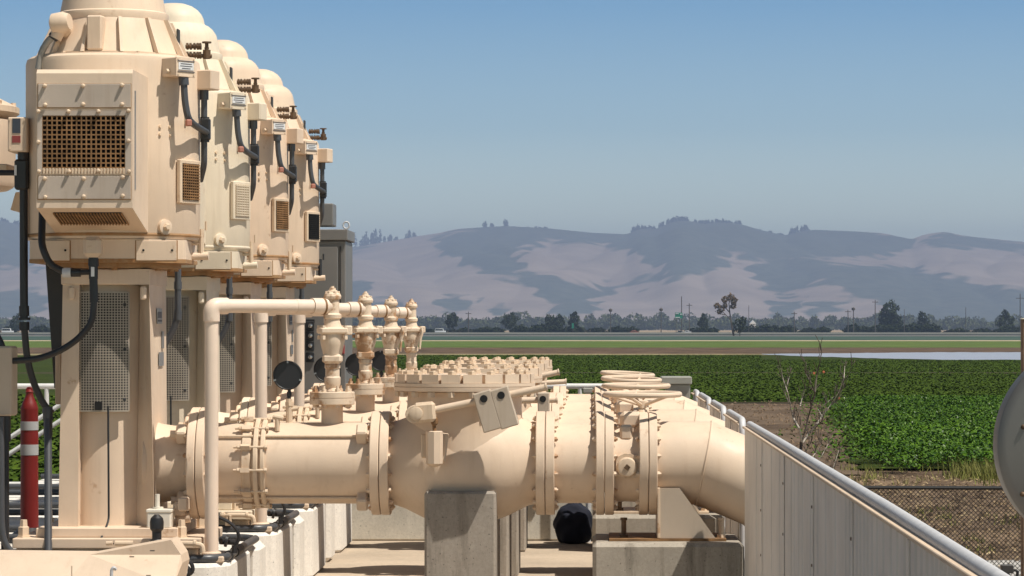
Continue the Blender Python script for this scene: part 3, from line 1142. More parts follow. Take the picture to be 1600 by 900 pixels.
def build_butterfly(i):
    t = thing('butterfly_valve', ['nearest handwheel valve with a square-holed boss on its side', 'second handwheel valve, wheel just above the nearest wheel',
                                  'third handwheel valve, wheel tilted to show its opening', 'farthest handwheel valve with the topmost wheel'][i], 'valve', (PX(978), Y1, ZA - .4), STEP * i, 'handwheel butterfly valves')
    m = M['paint']
    b = MB()
    b.rev([(0, .305), (.02, .30), (PX(978) - PX(952), .292), (PX(1012) - PX(952) - .02, .30), (PX(1012) - PX(952), .305)], (PX(952), Y1, ZA), (1, 0, 0), 72)
    for s_ in (-1, 1):
        b.cbox((PX(978), Y1 + s_ * .20, ZA + .24), .10, .06, .12, 0, .02)
    b.cbox((PX(986), Y1 - .02, ZA + .33), .17, .20, .13, 0, .03)
    b.build('body', m, t)
    flange(t, PX(945), PX(959), .395, 1, m)
    flange(t, PX(998), PX(1012), .395, -1, m)
    b = MB()
    yb = Y1 - .31
    b.prism([(PX(962), PZ(712)), (PX(975), PZ(706)), (PX(985), PZ(706)), (PX(998), PZ(712)), (PX(998), PZ(742)), (PX(985), PZ(744)), (PX(975), PZ(744)), (PX(962), PZ(740))], 'y', yb - .02, yb + .12)
    b.rev([(0, .076), (.022, .074), (.032, .066), (.036, .05)], (PX(979), yb - .02, PZ(727)), (0, -1, 0), 32)
    bs = b.build('boss', M['paint_wear'], t)
    b = MB()
    b.cbox((PX(979), yb - .060, PZ(727)), .036, .012, .036, 0, 0, R(40))
    b.build('square_stem', M['brass'], bs)
    # gearbox stem and wheel
    tl = [(0, 1.0), (0, 1.2), (2.0, 2.6), (3.0, 2.0)][i]
    o = Vector((PX(1004), Y1, PZ(633)))
    b = MB()
    b.cyl(Vector((o.x, o.y, ZA + .30)), o, .024, n=14)
    b.rev([(PZ(655), .06), (PZ(645), .055), (PZ(640), .04)], (o.x, Y1, 0), n=20)
    b.build('stem', M['paint_wear'], t)
    rot = Matrix.Rotation(R(tl[1]), 3, 'X') @ Matrix.Rotation(R(tl[0]), 3, 'Y')
    hz = PZ(616) - o.z
    cw = o + rot @ Vector((0, 0, hz))
    b = MB()
    n = 56
    pts = [cw + rot @ Vector((math.cos(2 * math.pi * k / n) * .282, math.sin(2 * math.pi * k / n) * .282, 0)) for k in range(n + 1)]
    b.tube(pts, .021, 10, caps=False)
    wl = b.build('handwheel', m, t)
    b = MB()
    b.rev([(-.02, .035), (.03, .035), (.035, .02)], o, (0, 0, 1), 20)
    b.build('wheel_hub', m, wl)
    for k in range(5):
        a = 2 * math.pi * k / 5 + .5 + i
        e = cw + rot @ Vector((math.cos(a) * .28, math.sin(a) * .28, 0))
        b = MB()
        b.tube([o + Vector((math.cos(a) * .03, math.sin(a) * .03, .005)), e], .0125, 8)
        b.build('spoke', m, wl)


def build_elbow(i):
    t = thing('elbow_pipe', 'beige elbow pipe bending down towards the ' + ['long front guard panel', 'nearest short guard panel', 'middle short guard panel', 'farthest short guard panel'][i], 'pipe', (PX(1060), Y1, ZA - .305), STEP * i, 'downward elbow pipes')
    m = M['paint']
    r = .317
    a1, a2 = R(22.5), R(45)
    p0 = Vector((PX(1012), Y1, ZA)); p1 = Vector((PX(1099), Y1, ZA))
    d1 = Vector((math.cos(a1), 0, -math.sin(a1))); d2 = Vector((math.cos(a2), 0, -math.sin(a2)))
    p2 = p1 + d1 * .52
    p3 = p2 + d2 * ((p2.z + 1.15) / math.sin(a2))
    # mitred sections
    def ringat(p, nrm, d):
        e = Vector((0, 1, 0)); out = []
        for k in range(64):
            q = 2 * math.pi * k / 64
            u = Vector((0, 1, 0)); w = d.cross(u)
            v = p + (u * math.cos(q) + w * math.sin(q)) * r
            v = v + d * ((p - v).dot(nrm) / d.dot(nrm))
            out.append(v)
        return out
    X_ = Vector((1, 0, 0))
    rr = [(p0, X_, X_), (p1, (X_ + d1).normalized(), X_), ]
    b = MB(); b.hull(ringat(p0, X_, X_), ringat(p1, (X_ + d1).normalized(), X_)); b.build('straight', m, t)
    b = MB(); b.hull(ringat(p1, (X_ + d1).normalized(), d1), ringat(p2, (d1 + d2).normalized(), d1)); b.build('bend', m, t)
    b = MB(); b.hull(ringat(p2, (d1 + d2).normalized(), d2), ringat(p3, d2, d2)); b.build('drop', m, t)
    b = MB()
    rg = ringat(p1, (X_ + d1).normalized(), X_)
    rg = [p1 + (v - p1) * 1.006 for v in rg] 
    b.tube(rg + [rg[0]], .007, 6, caps=False)
    b.build('weld_bead', m, t)
    flange(t, PX(1013), PX(1026), .395, 1, m)


def build_supports(i):
    dy = STEP * i
    w4 = ['nearest', 'second', 'third', 'farthest']
    # pier under the check valve
    b = MB()
    yf = 23.48
    b.box(PX(663, yf), PX(775, yf), yf, yf + 1.04, 0, PZ(768, yf), .018)
    tag(b.build('concrete_pier', M['pier'], None, dy), ['nearest grey concrete pier under a check valve, shadow line across its face', 'second grey concrete pier, edge showing right of the near one',
        'third grey concrete pier in the row of piers', 'farthest grey concrete pier in the row of piers'][i], 'pier', 'concrete piers under the check valves')
    # pad under the pump
    b = MB()
    poly = [(-6.4, 23.2), (-2.84, 23.2), (-2.69, 23.36), (-2.69, 24.8), (-6.4, 24.8)]
    b.prism(poly, 'z', 0, PADZ, .03)
    pd = tag(b.build('concrete_pad', M['pad'], None, dy), ['nearest pale concrete pad with chamfered corner carrying the front pump', 'pale concrete pad under the pale green pump',
        'pale concrete pad under the third pump', 'pale concrete pad under the farthest pump'][i], 'concrete pad', 'concrete pads under the pumps')
    b = MB()
    b.box(PX(24, 23.36), PX(309, 23.36), 23.36, 24.64, PADZ + .002, PZ(857, 23.3) - .002, .01)
    REF[pd.name] = Vector((0, 0, 0))
    b.build('grout_bed', M['grout'], pd)
    # narrow wall between the pads
    b = MB()
    b.box(-6.4, -2.69, 25.43, 26.0, 0, .668, .05)
    tag(b.build('concrete_wall', M['pad'], None, dy), ['low narrow concrete wall just behind the nearest pad', 'low narrow concrete wall just behind the second pad',
        'low narrow concrete wall just behind the third pad', 'low narrow concrete wall just behind the farthest pad'][i], 'low wall', 'narrow concrete walls between pads')
    # block at the outlet end
    b = MB()
    yf = 23.45
    zt = PZ(849, yf)
    b.box(PX(926, yf), PX(1163, yf), yf, yf + 1.15, 0, zt, .028)
    tag(b.build('concrete_block', M['block'], None, dy), ['nearest stained concrete block carrying a beige gusset plate', 'second stained concrete block, top edge seen above the nearest block',
        'third concrete block, mostly hidden in the row of blocks', 'farthest concrete block in the row of blocks'][i], 'concrete block', 'concrete blocks under the outlet pipes')
    t = thing('pipe_support', ['nearest beige gusset support plate on the stained block', 'second pipe support with white feet behind the nearest gusset',
        'third pipe support, hidden behind the second', 'farthest pipe support in the row'][i], 'pipe support', (PX(1040), yf + .5, zt), dy, 'steel pipe supports')
    b = MB()
    y0 = yf + .22
    z0 = zt + .002
    b.box(PX(952, y0), PX(1135, y0), y0, y0 + .72, z0, z0 + .018)
    b.build('base_plate', M['rustmetal'] if i == 0 else M['paint_wear'], t)
    b = MB()
    yg = y0 + .02
    zb = z0 + .02
    b.prism([(PX(1031, yg), zb), (PX(1118, yg), zb), (PX(1062, yg), PZ(763, yg)), (PX(1031, yg), PZ(763, yg))], 'y', yg, yg + .022)
    b.build('gusset', M['weight'], t)
    b = MB()
    b.prism([(PX(1031, yg), zb), (PX(1118, yg), zb), (PX(1062, yg), PZ(763, yg)), (PX(1031, yg), PZ(763, yg))], 'y', yg + .6, yg + .622)
    b.build('gusset', M['weight'], t)
    b = MB()
    b.box(PX(1027, yg), PX(1031.5, yg), yg - .01, yg + .63, zb, PZ(763, yg) + .004, .004)
    b.build('saddle_plate', M['paint_wear'], t)
    for px in (975, 1128):
        b = MB()
        c = Vector((PX(px, y0), y0 + .14, z0 + .018))
        b.rev([(0, .036), (.024, .036), (.025, .022), (.13, .022), (.132, .03), (.15, .03)], c, (0, 0, 1), 6)
        b.build('anchor_bolt', M['paint_wear'] if px > 1000 else M['brass'], t)
    # conduit along the pad edge
    t = thing('ground_conduit', ['nearest dark conduit lying along the front pad edge', 'second dark conduit turning back over its pad edge',
        'third dark conduit lying on its pad edge', 'farthest dark conduit lying on its pad edge'][i], 'conduit', (PX(330, 23.25), 23.25, PADZ), dy, 'conduits along the pads')
    b = MB()
    z = PADZ + .034
    b.tube([(-6.3, 23.27, z), (-2.83, 23.27, z), (-2.72, 23.40, z), (-2.72, 25.45, z)], .031, 12, .06)
    b.build('pipe', M['conduit'], t)
    b = MB()
    b.cyl((-2.72, 23.95, z), (-2.72, 24.3, z), .040, n=14); b.cyl((-2.72, 23.55, z), (-2.72, 23.62, z), .038, n=14)
    b.build('coupling', M['shroud'], t)
    b = MB()
    b.tube([(-6.3, 25.5, .72), (-2.82, 25.5, .72), (-2.75, 25.46, .715)], .03, 12, .04)
    b.build('pipe', M['conduit'], t)
    b = MB()
    b.tube([P(341, 808, 23.5), P(358, 815, 23.5), P(371, 828, 23.5), P(374, 842, 23.5), P(369, 850, 23.5), P(366, 862, 23.5)], .013, 8, .08)
    b.cyl(P(366, 852, 23.5), P(366, 864, 23.5), .02, n=8)
    b.build('loop_cable', M['rubber'], t)
    b = MB()
    b.cyl(P(352, 845, 23.5), P(356, 846, 23.5), .045, n=14)
    b.tube([P(345, 846, 23.5), P(366, 847, 23.6)], .024, 10)
    b.build('gland', M['rubber'], t)
    # drain fittings at the pump foot
    t = thing('drain_fitting', ['white drain box with black trap and small beige pipes at the nearest pump foot', 'drain box and small beige pipes under the second pipe',
        'drain box and small pipes at the third pump foot', 'drain box and small pipes at the farthest pump foot'][i], 'drain', (PX(250, 23.2), 23.2, PADZ), dy, 'drain fittings at the pump feet')
    y = 23.42
    b = MB()
    b.box(PX(229, y), PX(267, y), y, y + .2, PZ(826, y), PZ(800, y), .01)
    b.box(PX(228, y), PX(268, y), y - .005, y + .205, PZ(801, y), PZ(796, y), .005)
    b.cyl(P(246, 797, y + .1), P(246, 772, y + .1), .018, n=10); b.cyl(P(247, 797, y + .1), P(247, 792, y + .1), .04, n=14)
    b.build('drain_box', M['whitebox'], t)
    b = MB()
    y2 = 23.24
    b.rev([(0, .05), (.06, .05), (.075, .035), (.13, .035), (.15, .05), (.2, .052), (.23, .045), (.255, .018)], Vector((PX(245, y2), y2, PZ(858, y2))), (0, 0, 1), 18)
    b.build('trap', M['rubber'], t)
    b = MB()
    b.tube([P(257, 849, y2), P(300, 849, y2), P(316, 852, y2), P(317, 862, y2)], .02, 10, .05)
    b.cyl(P(259, 849, y2), P(264, 849, y2), .03, n=10); b.cyl(P(303, 849, y2), P(307, 849, y2), .028, n=10)
    b.cyl(P(269, 845, y2), P(269, 868, y2), .018, n=8)
    b.cbox(P(275, 858, y2), .02, .06, .09, 0, .004)
    b.tube([P(180, 849, y2), P(208, 849, y2)], .022, 10)
    b.cyl(P(166, 849, y2), P(176, 848.5, y2), .016, n=8)
    b.build('small_pipe', M['paint_wear'], t)
    b = MB()
    b.box(PX(276, y), PX(309, y), y, y + .12, PZ(868, y), PZ(857, y), .006)
    b.build('strip', M['paint'], t)
    if i == 0:
        b = MB()
        for k, (dx, dz) in enumerate(((0, 0), (-14, 6), (-5, 12))):
            b.tube([P(256, 868 + dz * .4, 23.12), P(280 + dx * .3, 868 + dz * .8, 23.12), P(300 + dx, 880 + dz * .6, 23.12), P(302 + dx, 893 + dz * .4, 23.12), P(288 + dx, 903, 23.14), P(268, 902 + dz * .3, 23.14)], .015, 8, .12)
        b.build('hose_coil', M['rubber'], t)
    # yoke beside the barrel of the pipe
    b = MB()
    b.cbox(P(288, 787, 23.6), .07, .2, .10, 0, .01)
    b.box(PX(270, 23.6), PX(288, 23.6), 23.6, 23.8, PZ(806, 23.6), PZ(786, 23.6), .01)
    b.cyl(P(275, 812, 23.7), P(297, 808, 23.7), .04, n=12)
    b.build('foot_bracket', M['paint'], t)


for i in range(4):
    p_ = build_pump(i)
    if i == 0: build_pump_wiring(p_)
    build_discharge(i); build_gauge(i); build_air_valve(i); build_vent(i)
    build_check(i); build_spool(i); build_butterfly(i); build_elbow(i); build_supports(i)
# ------------------------------------------------------------------ the deck and what stands round it
b = MB()
b.box(-11, 1.24, 19.0, 36.05, -.9, 0)
kind(b.build('deck_floor', M['deck'], smooth=0), 'structure')
b = MB()
b.box(-11, 1.2, 35.75, 36.03, .002, .45, .02)
tag(b.build('kerb_wall', M['kerb']), 'low white concrete kerb wall closing the far end of the deck', 'wall')

XW = 1.137
def guard_panel(y0, y1, label, long=False):
    t = thing('guard_panel', label, 'guard panel', (XW, (y0 + y1) / 2, 0), 0, 'guard panels along the deck edge')
    b = MB()
    p = .12
    n = 0
    pts = []
    y = y0 + .05
    while True:
        p = (.16 if y < 11 else .26 if y < 14 else .5 if y < 18 else .9) * random.uniform(.55, 1.3)
        if y + p > y1 - .08: break
        big = random.choice((.010, .014, .022))
        pts += [(XW, y), (XW, y + p - .09), (XW + big, y + p - .07), (XW + big, y + p - .02)]
        y += p
    pts.append((XW, y1 - .05))
    tb = bmesh.new()
    A = [tb.verts.new((x, yy, .05)) for x, yy in pts]; B_ = [tb.verts.new((x, yy, 1.665)) for x, yy in pts]
    A2 = [tb.verts.new((x + .004, yy, .05)) for x, yy in pts]; B2 = [tb.verts.new((x + .004, yy, 1.665)) for x, yy in pts]
    for q in range(len(pts) - 1):
        tb.faces.new((A[q], A[q + 1], B_[q + 1], B_[q])); tb.faces.new((A2[q], B2[q], B2[q + 1], A2[q + 1]))
        tb.faces.new((B_[q], B_[q + 1], B2[q + 1], B2[q])); tb.faces.new((A[q], A2[q], A2[q + 1], A[q + 1]))
    b.join(tb)
    b.build('corrugated_sheet', M['panel'], t, smooth=0)
    b = MB()
    x = XW + .033
    zt = 1.70
    mid = [(x, y0 + (y1 - y0) * f, zt + (random.uniform(-.006, .006) if long else 0)) for f in ([.2, .4, .6, .8] if long else [.5])]
    b.tube([(x, y0 + .03, 0), (x, y0 + .03, zt)] + mid + [(x, y1 - .03, zt), (x, y1 - .03, 0)], .027, 14, .12)
    b.build('tube_frame', M['galv'], t)
    b = MB()
    b.box(XW - .020, XW + .014, y0 + .10, y1 - .10, 1.672, 1.688, .003)
    b.build('top_strip', M['paint_wear'], t)
    yy = y0 + 1.4
    while yy < y1 - .5:
        b = MB()
        b.box(XW - .007, XW - .001, yy - .035, yy + .035, .06, 1.66, .001)
        js = b.build('joint_strip', M['panel'], t)
        b = MB()
        for z_ in (.3, .6, .9, 1.2, 1.5):
            b.rev([(0, .009), (.005, .007)], (XW - .007, yy, z_), (-1, 0, 0), 8)
        b.build('screws', M['brass'], js)
        yy += 2.44


guard_panel(5.0, 23.5, 'long corrugated beige guard panel with grey tube top at the right front', True)
guard_panel(24.45, 26.95, 'nearest short corrugated panel between the first and second pipes')
guard_panel(27.95, 30.45, 'middle short corrugated panel between the second and third pipes')
guard_panel(31.45, 33.95, 'farthest short corrugated panel before the grey box')
guard_panel(34.9, 35.7, 'very short corrugated panel beside the grey box at the deck end')

# white railing on the kerb
def railing(x0, x1, label, diag=False):
    t = thing('railing', label, 'railing', ((x0 + x1) / 2, 35.88, .45), 0, 'white pipe railings on the kerb')
    y = 35.88
    zt, zb = PZ(603.5, y), PZ(756, y)
    b = MB()
    b.tube([(x0, y, zt), (x1, y, zt)], .032, 12)
    b.build('top_rail', M['rail'], t)
    b = MB()
    b.tube([(x0, y, zb), (x1, y, zb)], .024, 10)
    b.build('bottom_rail', M['rail'], t)
    n = max(2, int((x1 - x0) / .42) if diag else int((x1 - x0) / 1.1)) + 1
    for k in range(n):
        x = x0 + .03 + (x1 - x0 - .06) * k / (n - 1)
        b = MB()
        b.cyl((x, y, .45), (x, y, zt), .026, n=10)
        b.build('post', M['rail'], t)
    return t
railing(PX(-60, 35.88), PX(335, 35.88), 'white pipe railing behind the orange post at the left', True)
railing(PX(585, 35.88), 1.05, 'white pipe railing behind the valve lids, right of the cabinet')
# sloping stair rail beyond
t = thing('stair_rail', 'white sloping stair handrail crossing behind the railing at the left', 'handrail', (PX(50, 37.2), 37.2, GZ))
for k, (a, c) in enumerate((((-40, 720), (110, 622)), ((-40, 745), (110, 647)), ((40, 800), (110, 750)))):
    b = MB(); b.tube([P(*a, 37.2), P(*c, 37.2)], .028, 10)
    b.build('sloping_rail', M['rail'], t)
for px, py in ((-30, 713), (100, 629)):
    b = MB(); b.cyl((PX(px, 37.2), 37.2, GZ), P(px, py, 37.2), .026, n=10); b.build('post', M['rail'], t)

# electrical cabinet behind the last pump
yc, yb = 36.3, 37.35
t = thing('electrical_cabinet', 'tall grey metal electrical cabinet with black push buttons behind the last pump', 'cabinet', (PX(470, yc), yc + .5, .46))
b = MB()
b.box(PX(395, yc), PX(540, yc), yc, yb, .46, PZ(376, yc), .01)
b.build('body', M['cabinet'], t)
b = MB()
b.box(PX(390, yc), PX(543.5, yc), yc - .05, yb + .02, PZ(376, yc) + .003, PZ(358.5, yc), .008)
b.build('canopy', M['cabinet'], t)
b = MB()
b.box(PX(400, yc), PX(528, yc), yc - .03, yc - .002, .62, PZ(385, yc), .008)
dr = b.build('door', M['cabinet'], t)
b = MB()
b.box(PX(531, yc), PX(533, yc), yc - .014, yc - .002, .62, PZ(385, yc))
b.build('hinge', M['shroud'], t)
for k, py in enumerate((509, 524.5, 540, 558)):
    b = MB()
    y = yc - .03
    b.box(PX(478, y), PX(491, y), y - .03, y, PZ(py + 8, y), PZ(py - 7, y), .006)
    bt = b.build('push_button', M['rubber'], dr)
    b = MB()
    b.rev([(0, .026), (.03, .024), (.032, .015)], P(485, py, y - .03), (0, -1, 0), 16)
    b.build('knob', M['chrome'], bt)
b = MB(); b.box(PX(476, yc), PX(492, yc), yc - .05, yc - .03, PZ(504, yc), PZ(499, yc)); b.build('switch_plate', M['rubber'], dr)
b = MB(); b.cbox(P(535.5, 546, yc - .02), .045, .05, .11, 0, .01); b.build('red_lamp', M['redink'], t)
b = MB(); b.tube([P(541, 358, yc + .1)] + [P(541, 352, yc + .1) + Vector((math.sin(R(q)) * .035, 0, -math.cos(R(q)) * .04)) for q in range(0, 361, 30)], .010, 8)
b.build('eye_bolt', M['galv'], t)
b = MB(); b.box(PX(455, yc + .6), PX(521, yc + .6), yc + .55, yb - .02, PZ(357, yc + .6) + .03, PZ(318, yc + .6), .01); b.build('roof_unit', M['cabinet'], t)
b = MB(); b.box(PX(380, yc), PX(548, yc), 36.2, 37.6, -1.1, .457, .02)
tag(b.build('plinth', M['kerb']), 'concrete plinth under the tall grey electrical cabinet', 'plinth')

# grey box at the end of the deck
t = thing('utility_box', 'grey green box with overhanging lid behind the handwheels', 'box', (PX(1058, 35.3), 35.4, 0))
y = 35.2
b = MB(); b.box(PX(1041, y), PX(1078.5, y), y, y + .45, 0, PZ(601, y), .006); b.build('body', M['boxgrey'], t)
b = MB(); b.box(PX(1033, y), PX(1081, y), y - .04, y + .46, PZ(601, y) + .002, PZ(588.5, y), .01); b.build('lid', M['boxgrey'], t)
t = thing('rail_box', 'small grey box on a stand left of the handwheels by the railing', 'box', (PX(919, 35.4), 35.4, 0))
b = MB(); b.box(PX(911, 35.4), PX(926, 35.4), 35.35, 35.6, PZ(614, 35.4), PZ(606.5, 35.4), .006); b.build('housing', M['boxgrey'], t)
b = MB(); b.cyl((PX(919, 35.4), 35.47, 0), (PX(919, 35.4), 35.47, PZ(614, 35.4)), .03, n=10); b.build('stand', M['galv'], t)

# tarp bundle in the shade
tb = bmesh.new()
bmesh.ops.create_icosphere(tb, subdivisions=4, radius=1)
for v in tb.verts:
    n_ = math.sin(v.co.x * 5 + 1) * math.cos(v.co.z * 6) * .09 + math.sin(v.co.y * 9 + v.co.z * 7) * .06
    v.co = v.co * (1 + n_)
    v.co = Vector((v.co.x * .21, v.co.y * .22, max(v.co.z, -.8) * .25 + .205))
b = MB(); b.join(tb, Matrix.Translation((PX(896, 35.35), 35.35, 0)))
tag(b.build('tarp_bundle', M['tarp'], smooth=120), 'dark blue bundled tarp lying in the shade under the short pipes', 'tarp')

# flexible marker post
t = thing('delineator_post', 'orange red plastic delineator post with two white reflective bands', 'marker post', (PX(46, 25.72), 25.72, .668))
y = 25.72
c = Vector((PX(46, y), y, 0))
k = y / F
zz = lambda py: PZ(py, y)
b = MB()
b.rev([(zz(826), .074), (zz(706), .0705), (zz(640), .0705), (zz(638), .072), (zz(629), .056), (zz(621), .036), (zz(616), .030), (zz(614), .03), (zz(612), .034), (zz(611), .028), (zz(608), .014), (zz(607), 0)], c, n=36)
b.rev([(zz(695), .0718), (zz(689), .0725), (zz(678), .0725), (zz(676), .0715)], c, n=36)
b.build('shaft', M['orange'], t)
for a, d_ in ((672, 658.5), (711, 694.5)):
    b = MB(); b.rev([(zz(a), .0722), (zz(a) + .001, .0732), (zz(d_) - .001, .0732), (zz(d_), .0722)], c, n=36); b.build('reflective_band', M['reflect'], t)
b = MB(); b.rev([(.669, .19), (.70, .19), (.72, .16), (zz(824), .08)], c, n=36); b.build('rubber_base', M['rubber'], t)
b = MB(); b.tube([c + Vector((math.cos(R(q)) * .022, 0, zz(610) + math.sin(R(q)) * .022)) for q in range(0, 361, 30)], .009, 8); b.build('loop', M['orange'], t)

# control station on posts at the left edge
t = thing('control_station', 'beige control box on black conduit legs at the left edge', 'control box', (PX(2, 23.2), 23.2, PADZ))
y = 23.15
b = MB(); b.box(PX(-30, y), PX(18, y), y, y + .25, PZ(650, y), PZ(541, y), .012); b.build('box', M['weight'], t)
b = MB(); b.tube([P(8, 650, y + .08), P(8, 876, y + .08)], .03, 12); b.cyl(P(8, 650, y + .08), P(8, 690, y + .08), .042); b.build('leg', M['rubber'], t)
b = MB(); b.tube([P(-8, 650, y + .05), P(-8, 876, y + .05)], .03, 12); b.build('leg', M['rubber'], t)
b = MB(); b.tube([P(1, 652, y - .04), P(2, 820, y - .04), P(6, 848, y - .04), P(22, 868, y - .03), P(48, 875, 23.2), P(90, 876, 23.2)], .026, 12, .1); b.build('sweep_conduit', M['conduit'], t)
b = MB(); b.tube([P(-20, 500, y + .1), P(0, 535, y + .1), P(4, 548, y + .1)], .03, 10, .05); b.build('top_conduit', M['rubber'], t)

# housing that shows at the left edge
t = thing('gear_housing', 'rounded beige motor housing with a bolted lid cut by the left edge', 'housing', (PX(-60, 24.6), 24.6, 0))
y = 24.9
gc = Vector((PX(-130, y), y, 0)); kk = y / F
b = MB(); b.rev([(PZ(298, y), 120 * kk), (PZ(297, y), 140 * kk), (PZ(292, y), 149 * kk), (PZ(284, y), 152 * kk), (PZ(189, y), 152 * kk)], gc, n=72); b.build('body', M['paint'], t)
b = MB(); b.rev([(PZ(190, y), 140 * kk), (PZ(188, y), 145 * kk), (PZ(179, y), 155 * kk), (PZ(177, y), 158 * kk), (PZ(168, y), 158 * kk), (PZ(164, y), 150 * kk), (PZ(152, y), 126 * kk), (PZ(140, y), 60 * kk)], gc, n=72)
b.build('lid', M['paint_wear'], t)
b = MB()
for k in range(16):
    a_ = 2 * math.pi * k / 16
    b.bolt(gc + Vector((math.cos(a_) * 151 * kk, math.sin(a_) * 151 * kk, PZ(167, y))), (0, 0, 1), .022, .03)
b.build('lid_bolts', M['paint_rust'], t)
b = MB(); b.prism([(PX(4, 24.3), PZ(272, 24.3)), (PX(19, 24.3), PZ(272, 24.3)), (PX(19, 24.3), PZ(258, 24.3)), (PX(4, 24.3), PZ(258, 24.3))], 'y', 24.1, 24.5, .01); b.build('terminal_block', M['paint_wear'], t)
y = 24.6
b = MB(); b.prism([(PX(24, y), PZ(300, y)), (PX(34, y), PZ(300, y)), (PX(34, y), PZ(333, y)), (PX(16, y), PZ(328, y))], 'y', y, y + .3, .006)
b.build('lug', M['paint_wear'], t)
b = MB(); b.cyl((gc.x, gc.y, 0), (gc.x, gc.y, PZ(296, 24.9)), .4, n=32); b.build('column', M['paint'], t)

# beige hood in the bottom left corner
y = 20.2
t = thing('equipment_hood', 'bright beige folded sheet hood with small hook in the bottom left corner', 'hood', (PX(100, y), y + .3, 0))
zfl = 512 + 2.42 * F / y
b = MB()
fr = [(-60, 878), (111, 880), (243, 856), (259, 880), (262, 893), (256, 925), (256, zfl), (-60, zfl)]
A = [P(px, py, y) for px, py in fr]
tl_ = [0, 0, 0, 0, .03, .30, .75, .75]
Bk = [v_ + Vector((0, 1.1, 0)) for v_ in A]
A = [v_ + Vector((0, .75 - q_, 0)) for v_, q_ in zip(A, tl_)]
b.hull(A, Bk)
b.build('shell', M['paint'], t, smooth=0)
b = MB()
b.hull([P(111, 884, y - .004), P(113, 884, y - .004), P(113, 960, y - .004), P(111, 960, y - .004)], [P(111, 884, y + .01), P(113, 884, y + .01), P(113, 960, y + .01), P(111, 960, y + .01)])
b.build('fold_seam', M['paint_wear'], t)
b = MB()
b.tube([P(174, 905, y - .04), P(174.5, 890, y - .04), P(178, 886.5, y - .04), P(181, 890, y - .03)], .011, 8, .03)
b.build('hook', M['galv'], t)
b = MB()
for px, py in ((238, 858.5), (206, 868), (232, 897)):
    b.cbox(P(px, py + 2, y - .003), .03, .006, .006, 0)
b.build('slots', M['rubber'], t)

# round metal tank end at the right edge
yT = 14.0
t = thing('metal_tank', 'large round brushed metal tank end cut by the right edge', 'tank', (PX(1723, yT), yT + .8, GZ))
c = P(1723, 697, yT)
rt = 163 / F * yT
b = MB()
b.rev([(-.055 * (1 - (q_ / 12) ** 2), rt * q_ / 12) for q_ in range(13)] + [(.012, rt + .004), (.16, rt + .004), (.17, rt * .5)], c, (0, 1, 0), 96)
b.build('shell', M['tank'], t, smooth=60)
b = MB()
for px, py in ((1598, 667), (1597, 772)):
    q_ = P(px, py, yT)
    rad = math.hypot(q_.x - c.x, q_.z - c.z) / rt
    b.rev([(0, .012), (.012, .010), (.016, .004)], q_ + Vector((0, -.055 * (1 - rad ** 2), 0)), (0, -1, 0), 10)
b.build('rivets', M['brass'], t)
for yy in (.06,):
    b = MB(); b.box(c.x - .04, c.x + .14, yT + yy, yT + yy + .1, GZ, c.z - rt * .8, .01); b.build('saddle', M['galv'], t)

# brown post with pale cap at the right edge
t = thing('wooden_post', 'brown wooden post with a pale cap at the right edge', 'post', (PX(1602, 30), 30, GZ))
b = MB(); b.box(PX(1596, 30), PX(1616, 30), 29.93, 30.06, GZ, PZ(499, 30), .006); b.build('shaft', M['wood'], t)
b = MB(); b.box(PX(1595.5, 30), PX(1617, 30), 29.92, 30.07, PZ(499, 30) + .001, PZ(497, 30), .004); b.build('cap', M['whitebox'], t)

# chain link fence
yF = 32.0
t = thing('chain_link_fence', 'black chain link fence with a top rail across the dry bank', 'fence', (4, yF, GZ))
zt = PZ(762.5, yF)
b = MB(); b.tube([(1.5, yF, zt + .01), (4.0, yF, zt), (8, yF, zt - .01)], .019, 8); b.build('top_rail', M['wire'], t)
for x in (1.62, 4.85, 7.9):
    b = MB(); b.cyl((x, yF + .04, GZ), (x, yF + .04, zt + .03), .03, n=10); b.build('post', M['wire'], t)
b = MB()
cell = .047
x0, x1, z0, z1 = 1.65, 6.0, GZ + .03, zt - .01
hgt = z1 - z0
tb = bmesh.new()
def wire(p, q, y):
    a = Vector((p[0], y, p[1])); c_ = Vector((q[0], y, q[1]))
    d = (c_ - a).normalized(); n1 = Vector((-d.z, 0, d.x)) * .0030; n2 = Vector((0, .003, 0))
    vs = [tb.verts.new(v) for v in (a + n1, a - n1, a + n2, c_ + n1, c_ - n1, c_ + n2)]
    for f in ((0, 1, 4, 3), (1, 2, 5, 4), (2, 0, 3, 5)):
        tb.faces.new([vs[q_] for q_ in f])
n = int((x1 - x0 + hgt) / cell)
for k in range(n):
    s_ = x0 - hgt + k * cell
    a0, a1 = max(s_, x0), min(s_ + hgt, x1)
    if a1 > a0:
        wire((a0, z0 + a0 - s_), (a1, z0 + a1 - s_), yF - .002)
    s_ = x0 + k * cell
    a0, a1 = min(s_, x1), max(s_ - hgt, x0)
    if a0 > a1:
        wire((a0, z0 + s_ - a0), (a1, z0 + s_ - a1), yF + .002)
b.join(tb)
b.build('wire_mesh', M['wire'], t, smooth=0)

t = thing('flood_light', 'small black lamp on a stake in front of the fence, bottom right', 'lamp', (PX(1575, 27), 27, GZ))
y = 27
b = MB(); b.box(PX(1565, y), PX(1584, y), y, y + .1, PZ(896, y), PZ(883, y), .006); b.build('head', M['shroud'], t)
b = MB(); b.tube([P(1584, 890, y + .05), P(1590, 893, y + .05), P(1589, 905, y + .05), P(1578, 912, y + .05)], .012, 8); b.build('cable', M['rubber'], t)
b = MB(); b.cyl((PX(1574, y), y + .05, GZ), P(1574, 896, y + .05), .02, n=8); b.build('stake', M['rubber'], t)

